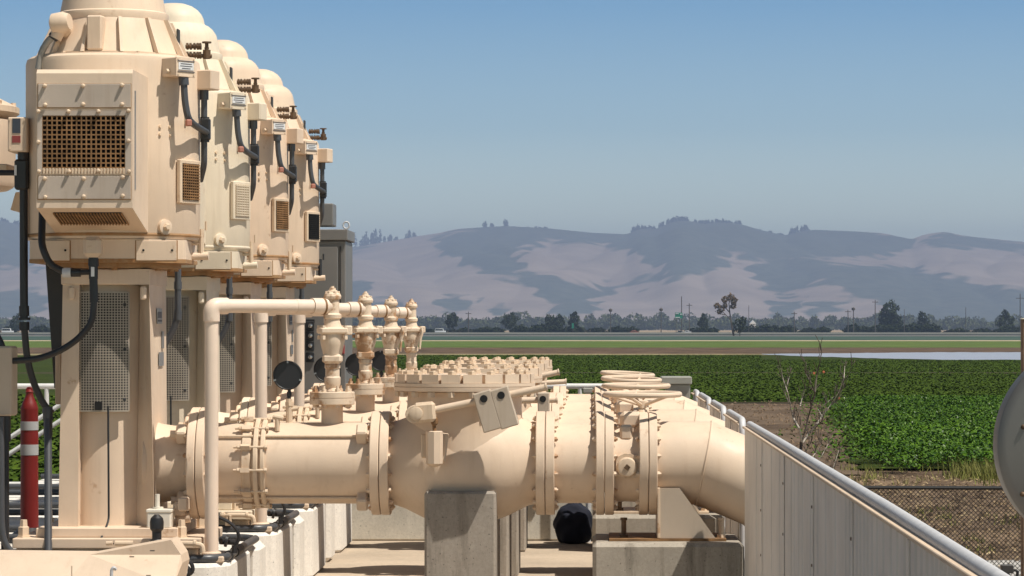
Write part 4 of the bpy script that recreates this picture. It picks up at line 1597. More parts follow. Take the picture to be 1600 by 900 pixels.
# ------------------------------------------------------------------ farm land
def soil(name, c1, c2, scale=1.2, fine=9, bm=.6, dark=None):
    m, nt, bs = mat_new(name)
    v = coords(nt, rand=False)
    a = ramp(nt, noise(nt, v, scale, 8, .65), [(.35, 0.0), (.65, 1.0)])
    c = mix(nt, a, c1, c2)
    f_ = ramp(nt, noise(nt, v, fine, 6, .7), [(.3, .6), (.7, 1.25)])
    c = mix(nt, 1.0, c, f_, 'MULTIPLY')
    nt.links.new(c, bs.inputs['Base Color'])
    bs.inputs['Roughness'].default_value = .95
    bs.inputs['Specular IOR Level'].default_value = .1
    bump(nt, bs, noise(nt, v, fine * .6, 6, .7), bm, .15)
    return m


M['soil'] = soil('dry_soil', (.085, .058, .04), (.27, .19, .125), .5, 7, .9)
M['path'] = soil('dirt_path', (.075, .052, .036), (.20, .145, .10), .16, 4)
M['paving'] = soil('pale_paving', (.40, .38, .35), (.47, .45, .42), .8, 8, .1)
M['furrow'] = soil('dark_furrow', (.05, .04, .028), (.09, .07, .045), .6, 3)  # bare gap soil, furrow shadow put into the dark colour
M['crop_base'] = soil('crop_soil', (.024, .036, .005), (.046, .064, .010), .5, 3)
M['crop_mid'] = soil('crop_mid', (.035, .070, .018), (.060, .115, .026), .25, 1.6)
M['strip_green'] = soil('light_green_crop', (.075, .115, .025), (.115, .16, .04), .06, .5)
M['stubble'] = soil('brown_stubble', (.05, .034, .024), (.17, .115, .075), .22, 1.1)
M['stubble2'] = soil('yellow_stubble', (.13, .10, .055), (.34, .29, .16), .22, .5)
M['sand'] = soil('sandy_track', (.38, .31, .20), (.47, .39, .27), .03, .4)
M['teal'] = soil('blue_green_crop', (.028, .056, .042), (.075, .115, .09), .02, .3)
M['highway'] = soil('pale_road', (.13, .125, .12), (.22, .21, .20), .02, .3)
M['verge'] = soil('dark_verge', (.022, .026, .024), (.06, .068, .055), .02, .2)
M['drygrass'] = soil('dry_grassland', (.24, .18, .12), (.36, .28, .19), .004, .06)

b = MB()
b.box(-22000, 22000, -50, 21000, GZ - 1, GZ - .06)
kind(b.build('ground', M['soil'], smooth=0), 'structure')


def strip(name, y0, y1, m, x0=-320, x1=420, z=GZ, jit=0.0, n=60, k='structure', lx=None):
    vs, fs = [], []
    for j in range(n + 1):
        f_ = j / n
        x = x0 + (x1 - x0) * f_
        vs.append((x, y0 + random.uniform(-jit, jit), z)); vs.append((x, y1 + random.uniform(-jit, jit), z))
    for j in range(n):
        a = 2 * j
        fs.append((a, a + 2, a + 3, a + 1))
    return kind(mesh_np(name, vs, fs, m), k)


def Yv(v): return (CZ - GZ) * F / v
strip('dark_crop_field', Yv(116), Yv(43), M['crop_base'], -90, 120, GZ, .4)
strip('left_crop_field', 58, Yv(116) + .3, M['crop_base'], -40, -3, GZ, .3)
# near bright crop
vs, fs = [], []
ys = np.linspace(76.5, 142.5, 30)
for y in ys:
    vs.append((6.1 + (y - 73.5) / 69 * 4.6 + random.uniform(-.35, .35), y, GZ + .0)); vs.append((60, y, GZ))
for j in range(len(ys) - 1):
    fs.append((2 * j, 2 * j + 1, 2 * j + 3, 2 * j + 2))
kind(mesh_np('bright_crop_field', vs, fs, M['crop_base']), 'structure')
strip('field_furrow', 142.5, Yv(116), M['furrow'], -3, 60, GZ - .02, .25)
vs, fs = [], []
ys = np.linspace(74, 143, 30)
for y in ys:
    vs.append((2.0, y, GZ - .03)); vs.append((6.3 + (y - 73.5) / 69 * 4.6, y, GZ - .03))
for j in range(len(ys) - 1):
    fs.append((2 * j, 2 * j + 1, 2 * j + 3, 2 * j + 2))
kind(mesh_np('dirt_path', vs, fs, M['path']), 'structure')
strip('crop_gap', 234.5, 239.5, M['furrow'], -60, 80, GZ + .012, .3)
strip('paved_strip', 38, 46.5, M['paving'], 3.1, 30, GZ - .01, .1)
strip('yellow_stubble_band', Yv(43), Yv(40.5), M['stubble2'], -150, 160, GZ, 1.5)
strip('brown_stubble_band', Yv(40.5), Yv(31), M['stubble'], -170, 180, GZ, 1.5)
strip('light_green_strip', Yv(31), Yv(21), M['strip_green'], -200, 220, GZ, 3)
strip('sandy_track', Yv(21), Yv(19.6), M['sand'], -260, 280, GZ, 3)
strip('blue_green_strip', Yv(19.6), Yv(13.4), M['teal'], -320, 360, GZ, 8)
strip('highway', Yv(13.4), Yv(12.0), M['highway'], -400, 420, GZ, 0)
strip('road_verge', Yv(12.0), Yv(9.3), M['verge'], -500, 520, GZ, 0)
strip('dry_grassland', Yv(9.3), 5600, M['drygrass'], -1700, 1700, GZ, 0)

# pond water at the right
m, nt, bs = mat_new('pond_water')
bs.inputs['Base Color'].default_value = (.36, .37, .42, 1)
bs.inputs['Roughness'].default_value = .28
v = coords(nt, (1, 1, 1), False)
bump(nt, bs, noise(nt, v, .5, 4), .25, .1)
vs, fs = [], []
for j in range(41):
    f_ = j / 40
    px = 1190 + 440 * f_
    lo = 553.5 + 9 * min(1, f_ * 1.6) ** .7 + random.uniform(-.3, .3)
    hi = 553.3 - 2.6 * min(1, f_ * 1.6) + random.uniform(-.25, .25)
    for py in (lo, hi):
        y = Yv(py - VY)
        vs.append((PX(px, y), y, GZ + .03))
for j in range(40):
    fs.append((2 * j, 2 * j + 2, 2 * j + 3, 2 * j + 1))
kind(mesh_np('pond_water', vs, fs, m), 'structure')


def leafmat(name, c1, c2, rough=.45, trans=.0):
    m, nt, bs = mat_new(name)
    g = node(nt, 'ShaderNodeNewGeometry')
    v = coords(nt, rand=False)
    big = noise(nt, v, .12, 3)
    c = mix(nt, g.outputs['Random Per Island'], c1, c2)
    bg = ramp(nt, big, [(.3, .8), (.7, 1.2)])
    nt.links.new(mix(nt, 1.0, c, bg, 'MULTIPLY'), bs.inputs['Base Color'])
    bs.inputs['Roughness'].default_value = rough
    bs.inputs['Specular IOR Level'].default_value = .10
    return m


def leaf_cloud(c, sz, tilt, asp=.6):
    """quads for centres c (n,3), sizes sz (n), random orientation up to tilt radians off horizontal"""
    n = len(c)
    th = rng.uniform(0, 2 * np.pi, n); ti = rng.uniform(-tilt, tilt, n); tj = rng.uniform(-tilt, tilt, n)
    u = np.stack([np.cos(th) * np.cos(ti), np.sin(th) * np.cos(ti), np.sin(ti)], 1)
    w = np.stack([-np.sin(th) * np.cos(tj), np.cos(th) * np.cos(tj), np.sin(tj)], 1) * asp
    s_ = sz[:, None]
    v = np.stack([c - u * s_, c - w * s_ * .9 + u * s_ * .1, c + u * s_, c + w * s_ * .9 + u * s_ * .1], 1).reshape(-1, 3)
    f = np.arange(4 * n).reshape(-1, 4)
    return v, f


M['leaf_bright'] = leafmat('bright_crop_leaf', (.020, .058, .002), (.085, .165, .009), .4)
M['leaf_bright'].node_tree.nodes['Principled BSDF'].inputs['Specular IOR Level'].default_value = .2
M['leaf_dark'] = leafmat('dark_crop_leaf', (.026, .050, .003), (.062, .098, .010), .7)
M['leaf_tree'] = leafmat('tree_leaf', (.012, .020, .007), (.038, .050, .018), .7)
M['leaf_dry'] = leafmat('brown_leaf', (.12, .08, .045), (.2, .14, .08), .7)
M['leaf_belt'] = leafmat('belt_leaf', (.044, .060, .018), (.080, .088, .034), .8)
M['leaf_shrub'] = leafmat('shrub_leaf', (.008, .014, .004), (.030, .040, .012), .7)
M['leaf_hill'] = leafmat('ridge_leaf', (.012, .022, .012), (.022, .035, .018), .8)
M['straw'] = leafmat('straw', (.24, .165, .09), (.40, .31, .18), .8)
M['weed'] = leafmat('weed', (.12, .14, .03), (.26, .24, .08), .8)

# bright crop: plants of many leaves
n = 17000
y = 74 + (142 - 74) * rng.random(n) ** 1.05
left = 6.3 + (y - 73.5) / 69 * 4.6
right = .14 * y + 1.2
x = left + (right - left) * rng.random(n)
ok = y > 74 + 2.2 * np.sin(x * 1.3) ** 2 + 1.5 * np.sin(x * 4.1 + 1) ** 2
ok &= x > left + .9 * np.sin(y * .55) ** 2 + .5 * np.sin(y * 1.7) ** 2
x, y = x[ok], y[ok]; n = len(x)
pl = np.stack([x, y, np.full(n, GZ)], 1)
per = 10
c = np.repeat(pl, per, 0)
c += np.stack([rng.normal(0, .17, n * per), rng.normal(0, .2, n * per), .10 + .30 * rng.random(n * per)], 1)
v, f = leaf_cloud(c, rng.uniform(.032, .072, n * per), .8, .65)
kind(mesh_np('bright_crop_leaves', v, f, M['leaf_bright']), 'stuff')
# spread of young plants over the path edge
n = 240
y = rng.uniform(78, 150, n)
left = 6.3 + (y - 73.5) / 69 * 4.6
x = left - rng.exponential(.5, n)
pl = np.stack([x, y, np.full(n, GZ)], 1)
c = np.repeat(pl, 7, 0) + np.stack([rng.normal(0, .15, n * 7), rng.normal(0, .15, n * 7), .05 + .22 * rng.random(n * 7)], 1)
v2, f2 = leaf_cloud(c, rng.uniform(.035, .08, n * 7), .7, .65)
kind(mesh_np('stray_crop_leaves', v2, f2, M['leaf_bright']), 'stuff')

# dark crop far and left
n = 240000
y = 146 + (388 - 146) * rng.random(n) ** 1.25
x = y * rng.uniform(-.062, .142, n)
keep = ~((y > 234) & (y < 240)); keep &= ~((PX(1190, y) < x) & (y > 330)); keep &= ~((x > PX(1180, y)) & (y > Yv(553.5 + 9 * np.clip((VX + x / y * F - 1190) / 440 * 1.6, 0, 1) ** .7 - VY) - 6))
x = x[keep]; y = y[keep]; n = len(x)
c1 = np.stack([x, y, GZ + .02 + .07 * rng.random(n)], 1)
n2 = 9000
y = 60 + 86 * rng.random(n2)
x = y * rng.uniform(-.192, -.16, n2)
c2 = np.stack([x, y, GZ + .1 + .3 * rng.random(n2)], 1)
c = np.concatenate([c1, c2])
sz = np.concatenate([rng.uniform(.05, .115, n), rng.uniform(.08, .16, n2)])
v, f = leaf_cloud(c, sz, .5, .7)
kind(mesh_np('dark_crop_leaves', v, f, M['leaf_dark']), 'stuff')

# dry weeds and straw litter
def blades(cx, cy, n, sp, h):
    a = rng.uniform(0, 2 * np.pi, n); r_ = np.abs(rng.normal(0, sp, n))
    p = np.stack([cx + np.cos(a) * r_, cy + np.sin(a) * r_ * 1.5, np.full(n, GZ - .05)], 1)
    hh = h * rng.uniform(.4, 1.1, n)
    ln = np.stack([rng.normal(0, .3, n), rng.normal(0, .3, n), np.ones(n)], 1) * hh[:, None]
    w = np.stack([np.cos(a), np.sin(a), np.zeros(n)], 1) * .012
    return np.stack([p - w, p + w, p + ln], 1)
T = []
for k in range(70):
    yy = random.uniform(69, 77)
    xx = random.uniform(.02, .15) * yy
    T.append(blades(xx, yy, 14, .2, .14 + .2 * random.random()))
for k in range(34):
    yy = random.uniform(70, 76); T.append(blades(PX(random.uniform(1500, 1600), yy), yy, 44, .3, .42))
for k in range(34):
    yy = random.uniform(50, 62); T.append(blades(PX(random.uniform(1240, 1340), yy), yy, 40, .2, .6))
for k in range(90):
    yy = random.uniform(33, 60); T.append(blades(random.uniform(.06, .15) * yy, yy, 14, .12, .16))
T = np.concatenate(T)
kind(mesh_np('dry_weeds', T.reshape(-1, 3), np.arange(len(T) * 3).reshape(-1, 3), M['weed']), 'stuff')
n = 9000
y = 33 + 40 * rng.random(n)
x = y * rng.uniform(.03, .15, n)
c = np.stack([x, y, GZ - .04 + .05 * rng.random(n)], 1)
v, f = leaf_cloud(c, rng.uniform(.02, .075, n), .5, .3)
kind(mesh_np('straw_litter', v, f, M['straw']), 'stuff')
# clods
n = 2600
y = 33 + 115 * rng.random(n) ** 1.3
x = np.where(y > 74, 6.2 + (y - 73.5) / 69 * 4.6 - 5.5 * rng.random(n), y * rng.uniform(.03, .15, n))
c = np.stack([x, y, np.full(n, GZ - .05)], 1)
s_ = rng.uniform(.03, .12, n)
oct_ = np.array([(1, 0, 0), (0, 1, 0), (-1, 0, 0), (0, -1, 0), (0, 0, .8)], float)
vv = (c[:, None, :] + oct_[None] * s_[:, None, None] * rng.uniform(.6, 1.3, (n, 5, 1))).reshape(-1, 3)
ff = np.concatenate([np.arange(n)[:, None] * 5 + np.array([[0, 1, 4]]), np.arange(n)[:, None] * 5 + np.array([[1, 2, 4]]),
                     np.arange(n)[:, None] * 5 + np.array([[2, 3, 4]]), np.arange(n)[:, None] * 5 + np.array([[3, 0, 4]])])
kind(mesh_np('soil_clods', vv, ff, M['soil']), 'stuff')

# bare sapling behind the guard panel
yS = 44.0
t = thing('bare_sapling', 'leafless young tree with pale twigs behind the guard panel', 'tree', (PX(1252, yS), yS, GZ))
def limb(px, r0, r1, name, wob=1.0):
    pts = []
    for q_, (a, c_) in enumerate(px):
        pts.append(P(a, c_, yS) + Vector((0, random.uniform(-.15, .15) * wob * (q_ > 0), 0)))
    b = MB()
    b.tube(pts, r0, 6, radii=[r0 + (r1 - r0) * q_ / (len(pts) - 1) for q_ in range(len(pts))])
    return b
zb = VY + (CZ - GZ) * F / yS
limb([(1251, zb), (1252, 800), (1252, 740), (1252, 700), (1254, 686)], .034, .020, 't').build('trunk', M['barkdark'], t)
BR = [[(1253, 690), (1247, 668), (1240, 652), (1235, 632), (1229, 612), (1222, 590), (1219, 575)],
      [(1243, 652), (1249, 634), (1255, 622), (1259, 608)],
      [(1254, 692), (1264, 678), (1276, 662), (1287, 648), (1300, 632), (1310, 612), (1317, 590), (1322, 572)],
      [(1284, 650), (1280, 640), (1292, 630), (1304, 620)],
      [(1255, 686), (1262, 658), (1267, 636), (1272, 612), (1277, 586), (1282, 562), (1283, 548)],
      [(1273, 612), (1266, 598), (1260, 584), (1257, 566)],
      [(1254, 688), (1250, 668), (1246, 660)], [(1264, 678), (1276, 668), (1284, 660)],
      [(1267, 640), (1266, 620), (1271, 610)], [(1232, 628), (1226, 615), (1229, 600), (1233, 588)],
      [(1252, 715), (1260, 705), (1266, 694)], [(1252, 735), (1262, 722), (1274, 708), (1284, 694)],
      [(1250, 760), (1272, 728), (1284, 710), (1296, 694)], [(1252, 780), (1280, 752), (1300, 735), (1312, 704)], [(1254, 790), (1288, 742), (1306, 726)],
      [(1270, 728), (1274, 705), (1280, 690)], [(1300, 632), (1308, 626), (1316, 600)], [(1310, 612), (1318, 606), (1330, 570)]]
for q_, br in enumerate(BR):
    limb(br, .013 if q_ in (0, 2, 4) else .008, .003, 'b', 1.6).build('branch', M['bark'] if q_ in (0, 1, 2, 3, 9, 11, 12, 13) else M['barkdark'], t)  # some branches get the paler bark as painted sunlight
b = MB()
for px in BR:
    for (a, c_) in px[1:]:
        for k in range(3):
            a1, c1_ = a + random.uniform(-9, 9), c_ - random.uniform(5, 26)
            y_ = yS + random.uniform(-.2, .2)
            b.tube([P(a, c_, y_), P((a + a1) / 2 + random.uniform(-2, 2), (c_ + c1_) / 2, y_), P(a1, c1_, y_ + random.uniform(-.1, .1))], .0042, 4)
b.build('twigs', M['barkdark'], t)
b = MB()
for (a, c_) in ((1272, 583), (1311, 622), (1287, 581)):
    b.cbox(P(a, c_, yS - .1), .03, .01, .03, .4, 0, .6)
b.build('red_leaf', M['redtruck'], t)

# ------------------------------------------------------------------ far trees, poles, road things
def crown_mesh(name, lobes, n, leaf, m):
    cs = []
    for (cx, cy, cz, rx, ry, rz) in lobes:
        k = int(n * rx * rz / sum(l[3] * l[5] for l in lobes)) + 8
        d = rng.normal(size=(k, 3)); d /= np.linalg.norm(d, axis=1)[:, None]
        rr = rng.uniform(.35, 1.0, k) ** .5
        lump = 1 + .22 * np.sin(d[:, 0] * 5 + cx) * np.cos(d[:, 2] * 6 + cz)
        cs.append(np.array([cx, cy, cz]) + d * (rr * lump)[:, None] * np.array([rx, ry, rz]))
    c = np.concatenate(cs)
    v, f = leaf_cloud(c, rng.uniform(.6, 1.25, len(c)) * leaf, 1.4, .8)
    me = bpy.data.meshes.new(name)
    me.from_pydata(v.tolist(), [], f.tolist())
    me.materials.append(m)
    return me


YT = 1950.0
SP = YT / F   # metres per photo pixel out there


def far_tree(name, label, px, wpx, hpx, lobes, m, trunk=.12, cat='tree', group=None, y=YT, n=700, mtx=None, leaf=None):
    sp = y / F
    h = hpx * sp; w = wpx * sp
    t = thing(name, label, cat, (PX(px, y), y, GZ), 0, group)
    b = MB()
    b.cyl((PX(px, y), y, GZ - .5), (PX(px, y), y, GZ + h * .5), max(.22, w * .03), max(.1, w * .012), 8)
    b.build('trunk', M['barkdark'], t)
    lb = [(a * w, bb * w, c_ * h, rx * w, ry * w, rz * h) for (a, bb, c_, rx, ry, rz) in lobes]
    me = crown_mesh('crown', lb, n, leaf or max(.7, w * .07), m)
    o = bpy.data.objects.new('crown', me); COL.objects.link(o); o.parent = t
    return t


far_tree('broad_tree', 'tall dark round tree standing above the tree line at the right', 1390, 36, 52, [(0, 0, .62, .40, .4, .36), (.12, .1, .3, .5, .4, .28), (-.1, 0, .4, .38, .4, .3)], M['leaf_tree'], n=1500)
far_tree('small_tree', 'small dark tree top right of the tall round tree', 1441, 18, 34, [(0, 0, .75, .38, .4, .25), (.1, 0, .4, .6, .5, .3)], M['leaf_tree'])
far_tree('round_tree', 'dark round tree top rising from the belt behind the valve lids', 797, 26, 32, [(0, 0, .6, .5, .5, .38)], M['leaf_tree'])
far_tree('round_tree', 'dark tree pair in the belt, right of the round tree behind the lids', 866, 30, 31, [(-.2, 0, .6, .3, .4, .36), (.3, 0, .6, .26, .4, .38)], M['leaf_tree'])
far_tree('round_tree', 'dark tree standing right of the tree pair in the belt', 897, 18, 33, [(0, 0, .6, .45, .4, .4)], M['leaf_tree'])
far_tree('round_tree', 'dark tree behind the farthest air valves', 706, 20, 32, [(0, 0, .6, .5, .5, .38)], M['leaf_tree'])
far_tree('round_tree', 'dark bushy tree near the left railing', 27, 22, 30, [(0, 0, .55, .5, .5, .45)], M['leaf_tree'])
far_tree('pointed_tree', 'pointed dark tree at the far right of the tree line', 1571, 30, 36, [(0, 0, .45, .5, .5, .4), (0, 0, .8, .2, .2, .22)], M['leaf_tree'])
far_tree('pointed_tree', 'pointed tree beside the pole right of the green sign', 1099, 16, 30, [(0, 0, .5, .5, .5, .4), (0, 0, .85, .2, .2, .2)], M['leaf_tree'])
# bare brown tree by the field edge
yB = 1330.0
sp = yB / F
t = thing('bare_tree', 'thin brown half bare tree leaning left at the field edge', 'tree', (PX(1146, yB), yB, GZ))
def bl(pts, r0, r1, nm, m):
    b = MB()
    pp = [P(a, c_, yB) + Vector((0, random.uniform(-1, 1), 0)) for a, c_ in pts]
    b.tube(pp, r0, 6, radii=[r0 + (r1 - r0) * q_ / (len(pp) - 1) for q_ in range(len(pp))])
    return b.build(nm, m, t)
bl([(1147, 526), (1144, 514), (1142, 500), (1140, 486), (1139, 474), (1142, 464)], .45, .12, 'trunk', M['barkdark'])
for br in ([(1142, 500), (1134, 492), (1126, 484), (1119, 477)], [(1140, 488), (1131, 478), (1130, 466)], [(1140, 482), (1147, 472), (1150, 464)], [(1134, 492), (1124, 490), (1117, 486)]):
    bl(br, .22, .08, 'branch', M['barkdark'])
lb = []
for (a, c_, r_) in ((1133, 468, 6), (1142, 465, 6), (1147, 470, 6), (1120, 478, 5), (1127, 482, 6), (1133, 477, 4), (1146, 478, 5), (1124, 487, 4)):
    p_ = P(a, c_, yB) - Vector((PX(1146, yB), yB, GZ))
    lb.append((p_.x, 0, p_.z, r_ * sp, r_ * sp, r_ * sp))
me = crown_mesh('crown', lb, 1000, .42, M['leaf_dry'])
o = bpy.data.objects.new('crown', me); COL.objects.link(o); o.parent = t
far_tree('dark_bush', 'dark bush at the foot of the half bare tree', 1156, 24, 30, [(-.1, 0, .5, .4, .4, .35), (.2, 0, .75, .25, .3, .25)], M['leaf_tree'], cat='bush', y=yB, n=500, leaf=.45)

# hedge shrubs along the road
shr = [(660, 16, 9), (742, 26, 7), (772, 18, 9), (812, 24, 13), (842, 30, 14), (868, 26, 11), (890, 22, 10), (905, 16, 9), (936, 18, 9), (962, 22, 11), (975, 14, 9),
       (1096, 22, 10), (1112, 20, 9), (1172, 22, 13), (1190, 24, 12), (1208, 26, 12), (1226, 24, 10), (1262, 22, 9), (1284, 24, 10), (1345, 24, 11), (1366, 24, 11), (1398, 28, 13), (1424, 30, 15), (1446, 26, 14),
       (1507, 14, 6), (1540, 16, 8), (1572, 26, 12), (1592, 24, 11), (66, 20, 12), (14, 22, 12), (88, 18, 13)]
for a_, c_, h_, k_ in ((645, 735, 9, 4), (738, 1000, 11, 9), (1080, 1110, 9, 2), (1163, 1236, 12, 4), (1258, 1300, 9, 2), (1322, 1462, 13, 7), (1490, 1600, 9, 4), (55, 95, 11, 2)):
    shr += [(a_ + (c_ - a_) * (q_ + random.uniform(.2, .8)) / k_, random.uniform(20, 34), h_ * random.uniform(.75, 1.15)) for q_ in range(k_)]
protos = [crown_mesh('crown', [(0, 0, .42, .5, .5, .5), (.22, .1, .3, .38, .4, .42), (-.25, 0, .28, .36, .4, .4)], 520, .10, M['leaf_shrub']) for _ in range(4)]
YH = 1800.0
for k, (px, w, h) in enumerate(shr):
    y_ = YH + random.uniform(-30, 30)
    z_ = GZ
    o = bpy.data.objects.new('hedge_shrub', protos[k % 4]); COL.objects.link(o)
    o.location = (PX(px, y_), y_, z_)
    o.scale = (w * y_ / F * 1.05, w * y_ / F * .8, h * y_ / F * 1.15)
    tag(o, 'low dark shrub in the broken hedge along the far road', 'shrub', 'shrubs of the far hedge')

# belt of scrub trees behind the road
cs = []
for k in range(330):
    px = -60 + 1720 * (k + random.random()) / 330
    y_ = random.uniform(3900, 4600)
    s_ = y_ / F
    h = random.choice((13, 15, 17, 19, 19, 24)) * random.uniform(.8, 1.2) * s_ * (1.1 if 640 < px < 1000 else 1)
    w = random.uniform(8, 17) * s_
    kx = 200
    d = rng.normal(size=(kx, 3)); d /= np.linalg.norm(d, axis=1)[:, None]
    d *= (rng.uniform(.3, 1, kx) ** .5)[:, None]
    cs.append(np.array([PX(px, y_), y_, GZ + h * .5]) + d * np.array([w, w, h * .5]))
c = np.concatenate(cs)
v, f = leaf_cloud(c, rng.uniform(1.3, 2.8, len(c)), 1.4, .8)
kind(mesh_np('tree_belt', v, f, M['leaf_belt']), 'stuff')

# utility poles
poles = [(732, 487, 1, 'utility pole with crossarm above the valve lids, left of the dark trees'), (954, 482, 2, 'utility pole with dark transformer left of the handwheels'),
         (1033, 481, 2, 'utility pole with round dark head left of the green sign'), (1065, 463, 0, 'tall bare pole right beside the green road sign'),
         (1077, 474, 1, 'utility pole with crossarm right of the green road sign'), (1170, 477, 0, 'thin bare pole right of the half bare tree'),
         (1241, 487, 1, 'short pole alone left of the two lamp poles'), (1325, 484, 1, 'left pole of the close pair before the tall round tree'), (1333.5, 480, 2, 'right pole with lamp head of the close pair'),
         (1367.5, 469, 1, 'tall utility pole standing just left of the tall round tree'), (1413, 483, 0, 'thin pole just right of the tall round tree'),
         (1509, 480, 0, 'pole without crossarm among the scrub at the right'), (1594, 459, 3, 'tallest utility pole with a wide crossarm at the right edge')]
for px, top, typ, lab in poles:
    y_ = 1760.0
    s_ = y_ / F
    t = thing('utility_pole', lab, 'utility pole', (PX(px, y_), y_, GZ), 0, 'utility poles along the road')
    thin = .17 if typ == 0 and px > 1100 else .27
    b = MB(); b.cyl((PX(px, y_), y_, GZ - .3), P(px, top, y_), thin * 1.1, thin * .8, 8); b.build('shaft', M['pole'], t)
    if typ in (1, 3):
        b = MB(); w = 4.5 if typ == 1 else 6.5
        b.cbox(P(px, top + (3 if typ == 1 else 7), y_), w * 2 * s_, .3, .35, 0); b.build('crossarm', M['pole'], t)
    if typ == 2:
        b = MB(); b.rev([(0, .5), (.3, 1.0), (1.3, 1.0), (1.6, .4)], P(px, top + 5, y_), (0, 0, 1), 12); b.build('transformer', M['pole'], t)

# road signs
y_ = 1700.0; s_ = y_ / F
t = thing('road_sign', 'large green road sign beside a tall bare pole', 'road sign', (PX(1061, y_), y_, GZ))
b = MB(); b.cbox(P(1060.5, 493, y_), 11.5 * s_, .3, 9 * s_, 0); pn = b.build('panel', M['signgreen'], t)
b = MB()
for (a, c_, w, h) in ((1058, 490, 5, 1.2), (1059, 496, 7, 1.4), (1064, 491, 2.2, 2.2)):
    b.cbox(P(a, c_, y_ - .25), w * s_, .15, h * s_)
b.build('legend', M['label'], pn)
for px in (1056.5, 1065):
    b = MB(); b.cyl((PX(px, y_), y_ + .4, GZ), P(px, 489, y_ + .4), .16, n=6); b.build('post', M['pole'], t)
t = thing('road_sign', 'small narrow green road sign before the dark shrubs', 'road sign', (PX(895, y_), y_, GZ))
b = MB(); b.cbox(P(895, 509, y_), 3.2 * s_, .3, 8 * s_); b.build('panel', M['signgreen'], t)
b = MB(); b.cyl((PX(895, y_), y_ + .4, GZ), P(895, 512, y_ + .4), .16, n=6); b.build('post', M['pole'], t)

# vehicles on the road
def vehicle(name, label, px, y, body, m, cat):
    t = thing(name, label, cat, (PX(px, y), y, GZ))
    x = PX(px, y)
    ln, h1, h2, c0, c1 = body
    b = MB()
    b.box(x - ln / 2, x + ln / 2, y - .95, y + .95, GZ + .45, GZ + h1, .15, seg=2)
    b.prism([(x + ln * c0, GZ + h1 - .02), (x + ln * c1, GZ + h1 - .02), (x + ln * (c1 - .05), GZ + h2), (x + ln * (c0 + .03), GZ + h2)], 'y', y - .85, y + .85, .08)
    b.build('body', m, t)
    b = MB()
    b.prism([(x + ln * (c0 + .05), GZ + h1 + .05), (x + ln * (c1 - .05), GZ + h1 + .05), (x + ln * (c1 - .08), GZ + h2 - .12), (x + ln * (c0 + .06), GZ + h2 - .12)], 'y', y - .87, y + .87)
    b.build('window', M['glass'], t)
    for sx in (-.32, .32):
        b = MB(); b.cyl((x + sx * ln, y - 1.0, GZ + .42), (x + sx * ln, y - .7, GZ + .42), .42, n=16); b.cyl((x + sx * ln, y + .7, GZ + .42), (x + sx * ln, y + 1.0, GZ + .42), .42, n=16)
        b.build('wheel', M['rubber'], t)
vehicle('parked_van', 'white van on the road right of the air valves', 688, 1750, (6.2, 1.7, 2.9, -.5, .3), M['carwhite'], 'van')
vehicle('parked_van', 'white van on the road seen through the left railing', 12, 1750, (6.5, 1.7, 3.0, -.5, .3), M['carwhite'], 'van')
vehicle('parked_car', 'dark car at the foot of the tall bare pole', 1063, 1720, (4.8, 1.1, 1.9, -.3, .25), M['cardark'], 'car')
vehicle('pickup_truck', 'white pickup right of the dark car under the green sign', 1072, 1720, (5.6, 1.2, 2.0, -.1, .3), M['carwhite'], 'truck')
vehicle('parked_car', 'rust red car on the road beyond the handwheels', 991, 1760, (5.0, 1.1, 1.9, -.3, .25), M['redtruck'], 'car')
y_ = 2000.0; s_ = y_ / F
for px, lab in ((1176, 'small white farm shed right of the half bare tree and its bush'),):
    t = thing('farm_shed', lab, 'shed', (PX(px, y_), y_, GZ))
    b = MB(); w = 4.5 * s_
    b.box(PX(px, y_) - w, PX(px, y_) + w, y_ - 4, y_ + 4, GZ, PZ(506, y_)); b.build('wall', M['carwhite'], t)
    b = MB(); b.prism([(PX(px, y_) - w - .3, PZ(506, y_) + .02), (PX(px, y_) + w + .3, PZ(506, y_) + .02), (PX(px, y_), PZ(500, y_))], 'y', y_ - 4.3, y_ + 4.3); b.build('roof', M['carwhite'], t)
t = thing('road_guardrail', 'dark guardrail line running along the far road', 'guardrail', (0, 1320, GZ))
b = MB(); b.box(-420, 420, 1402, 1402.3, GZ + .55, GZ + 1.35); b.build('beam', M['boxgrey'], t)

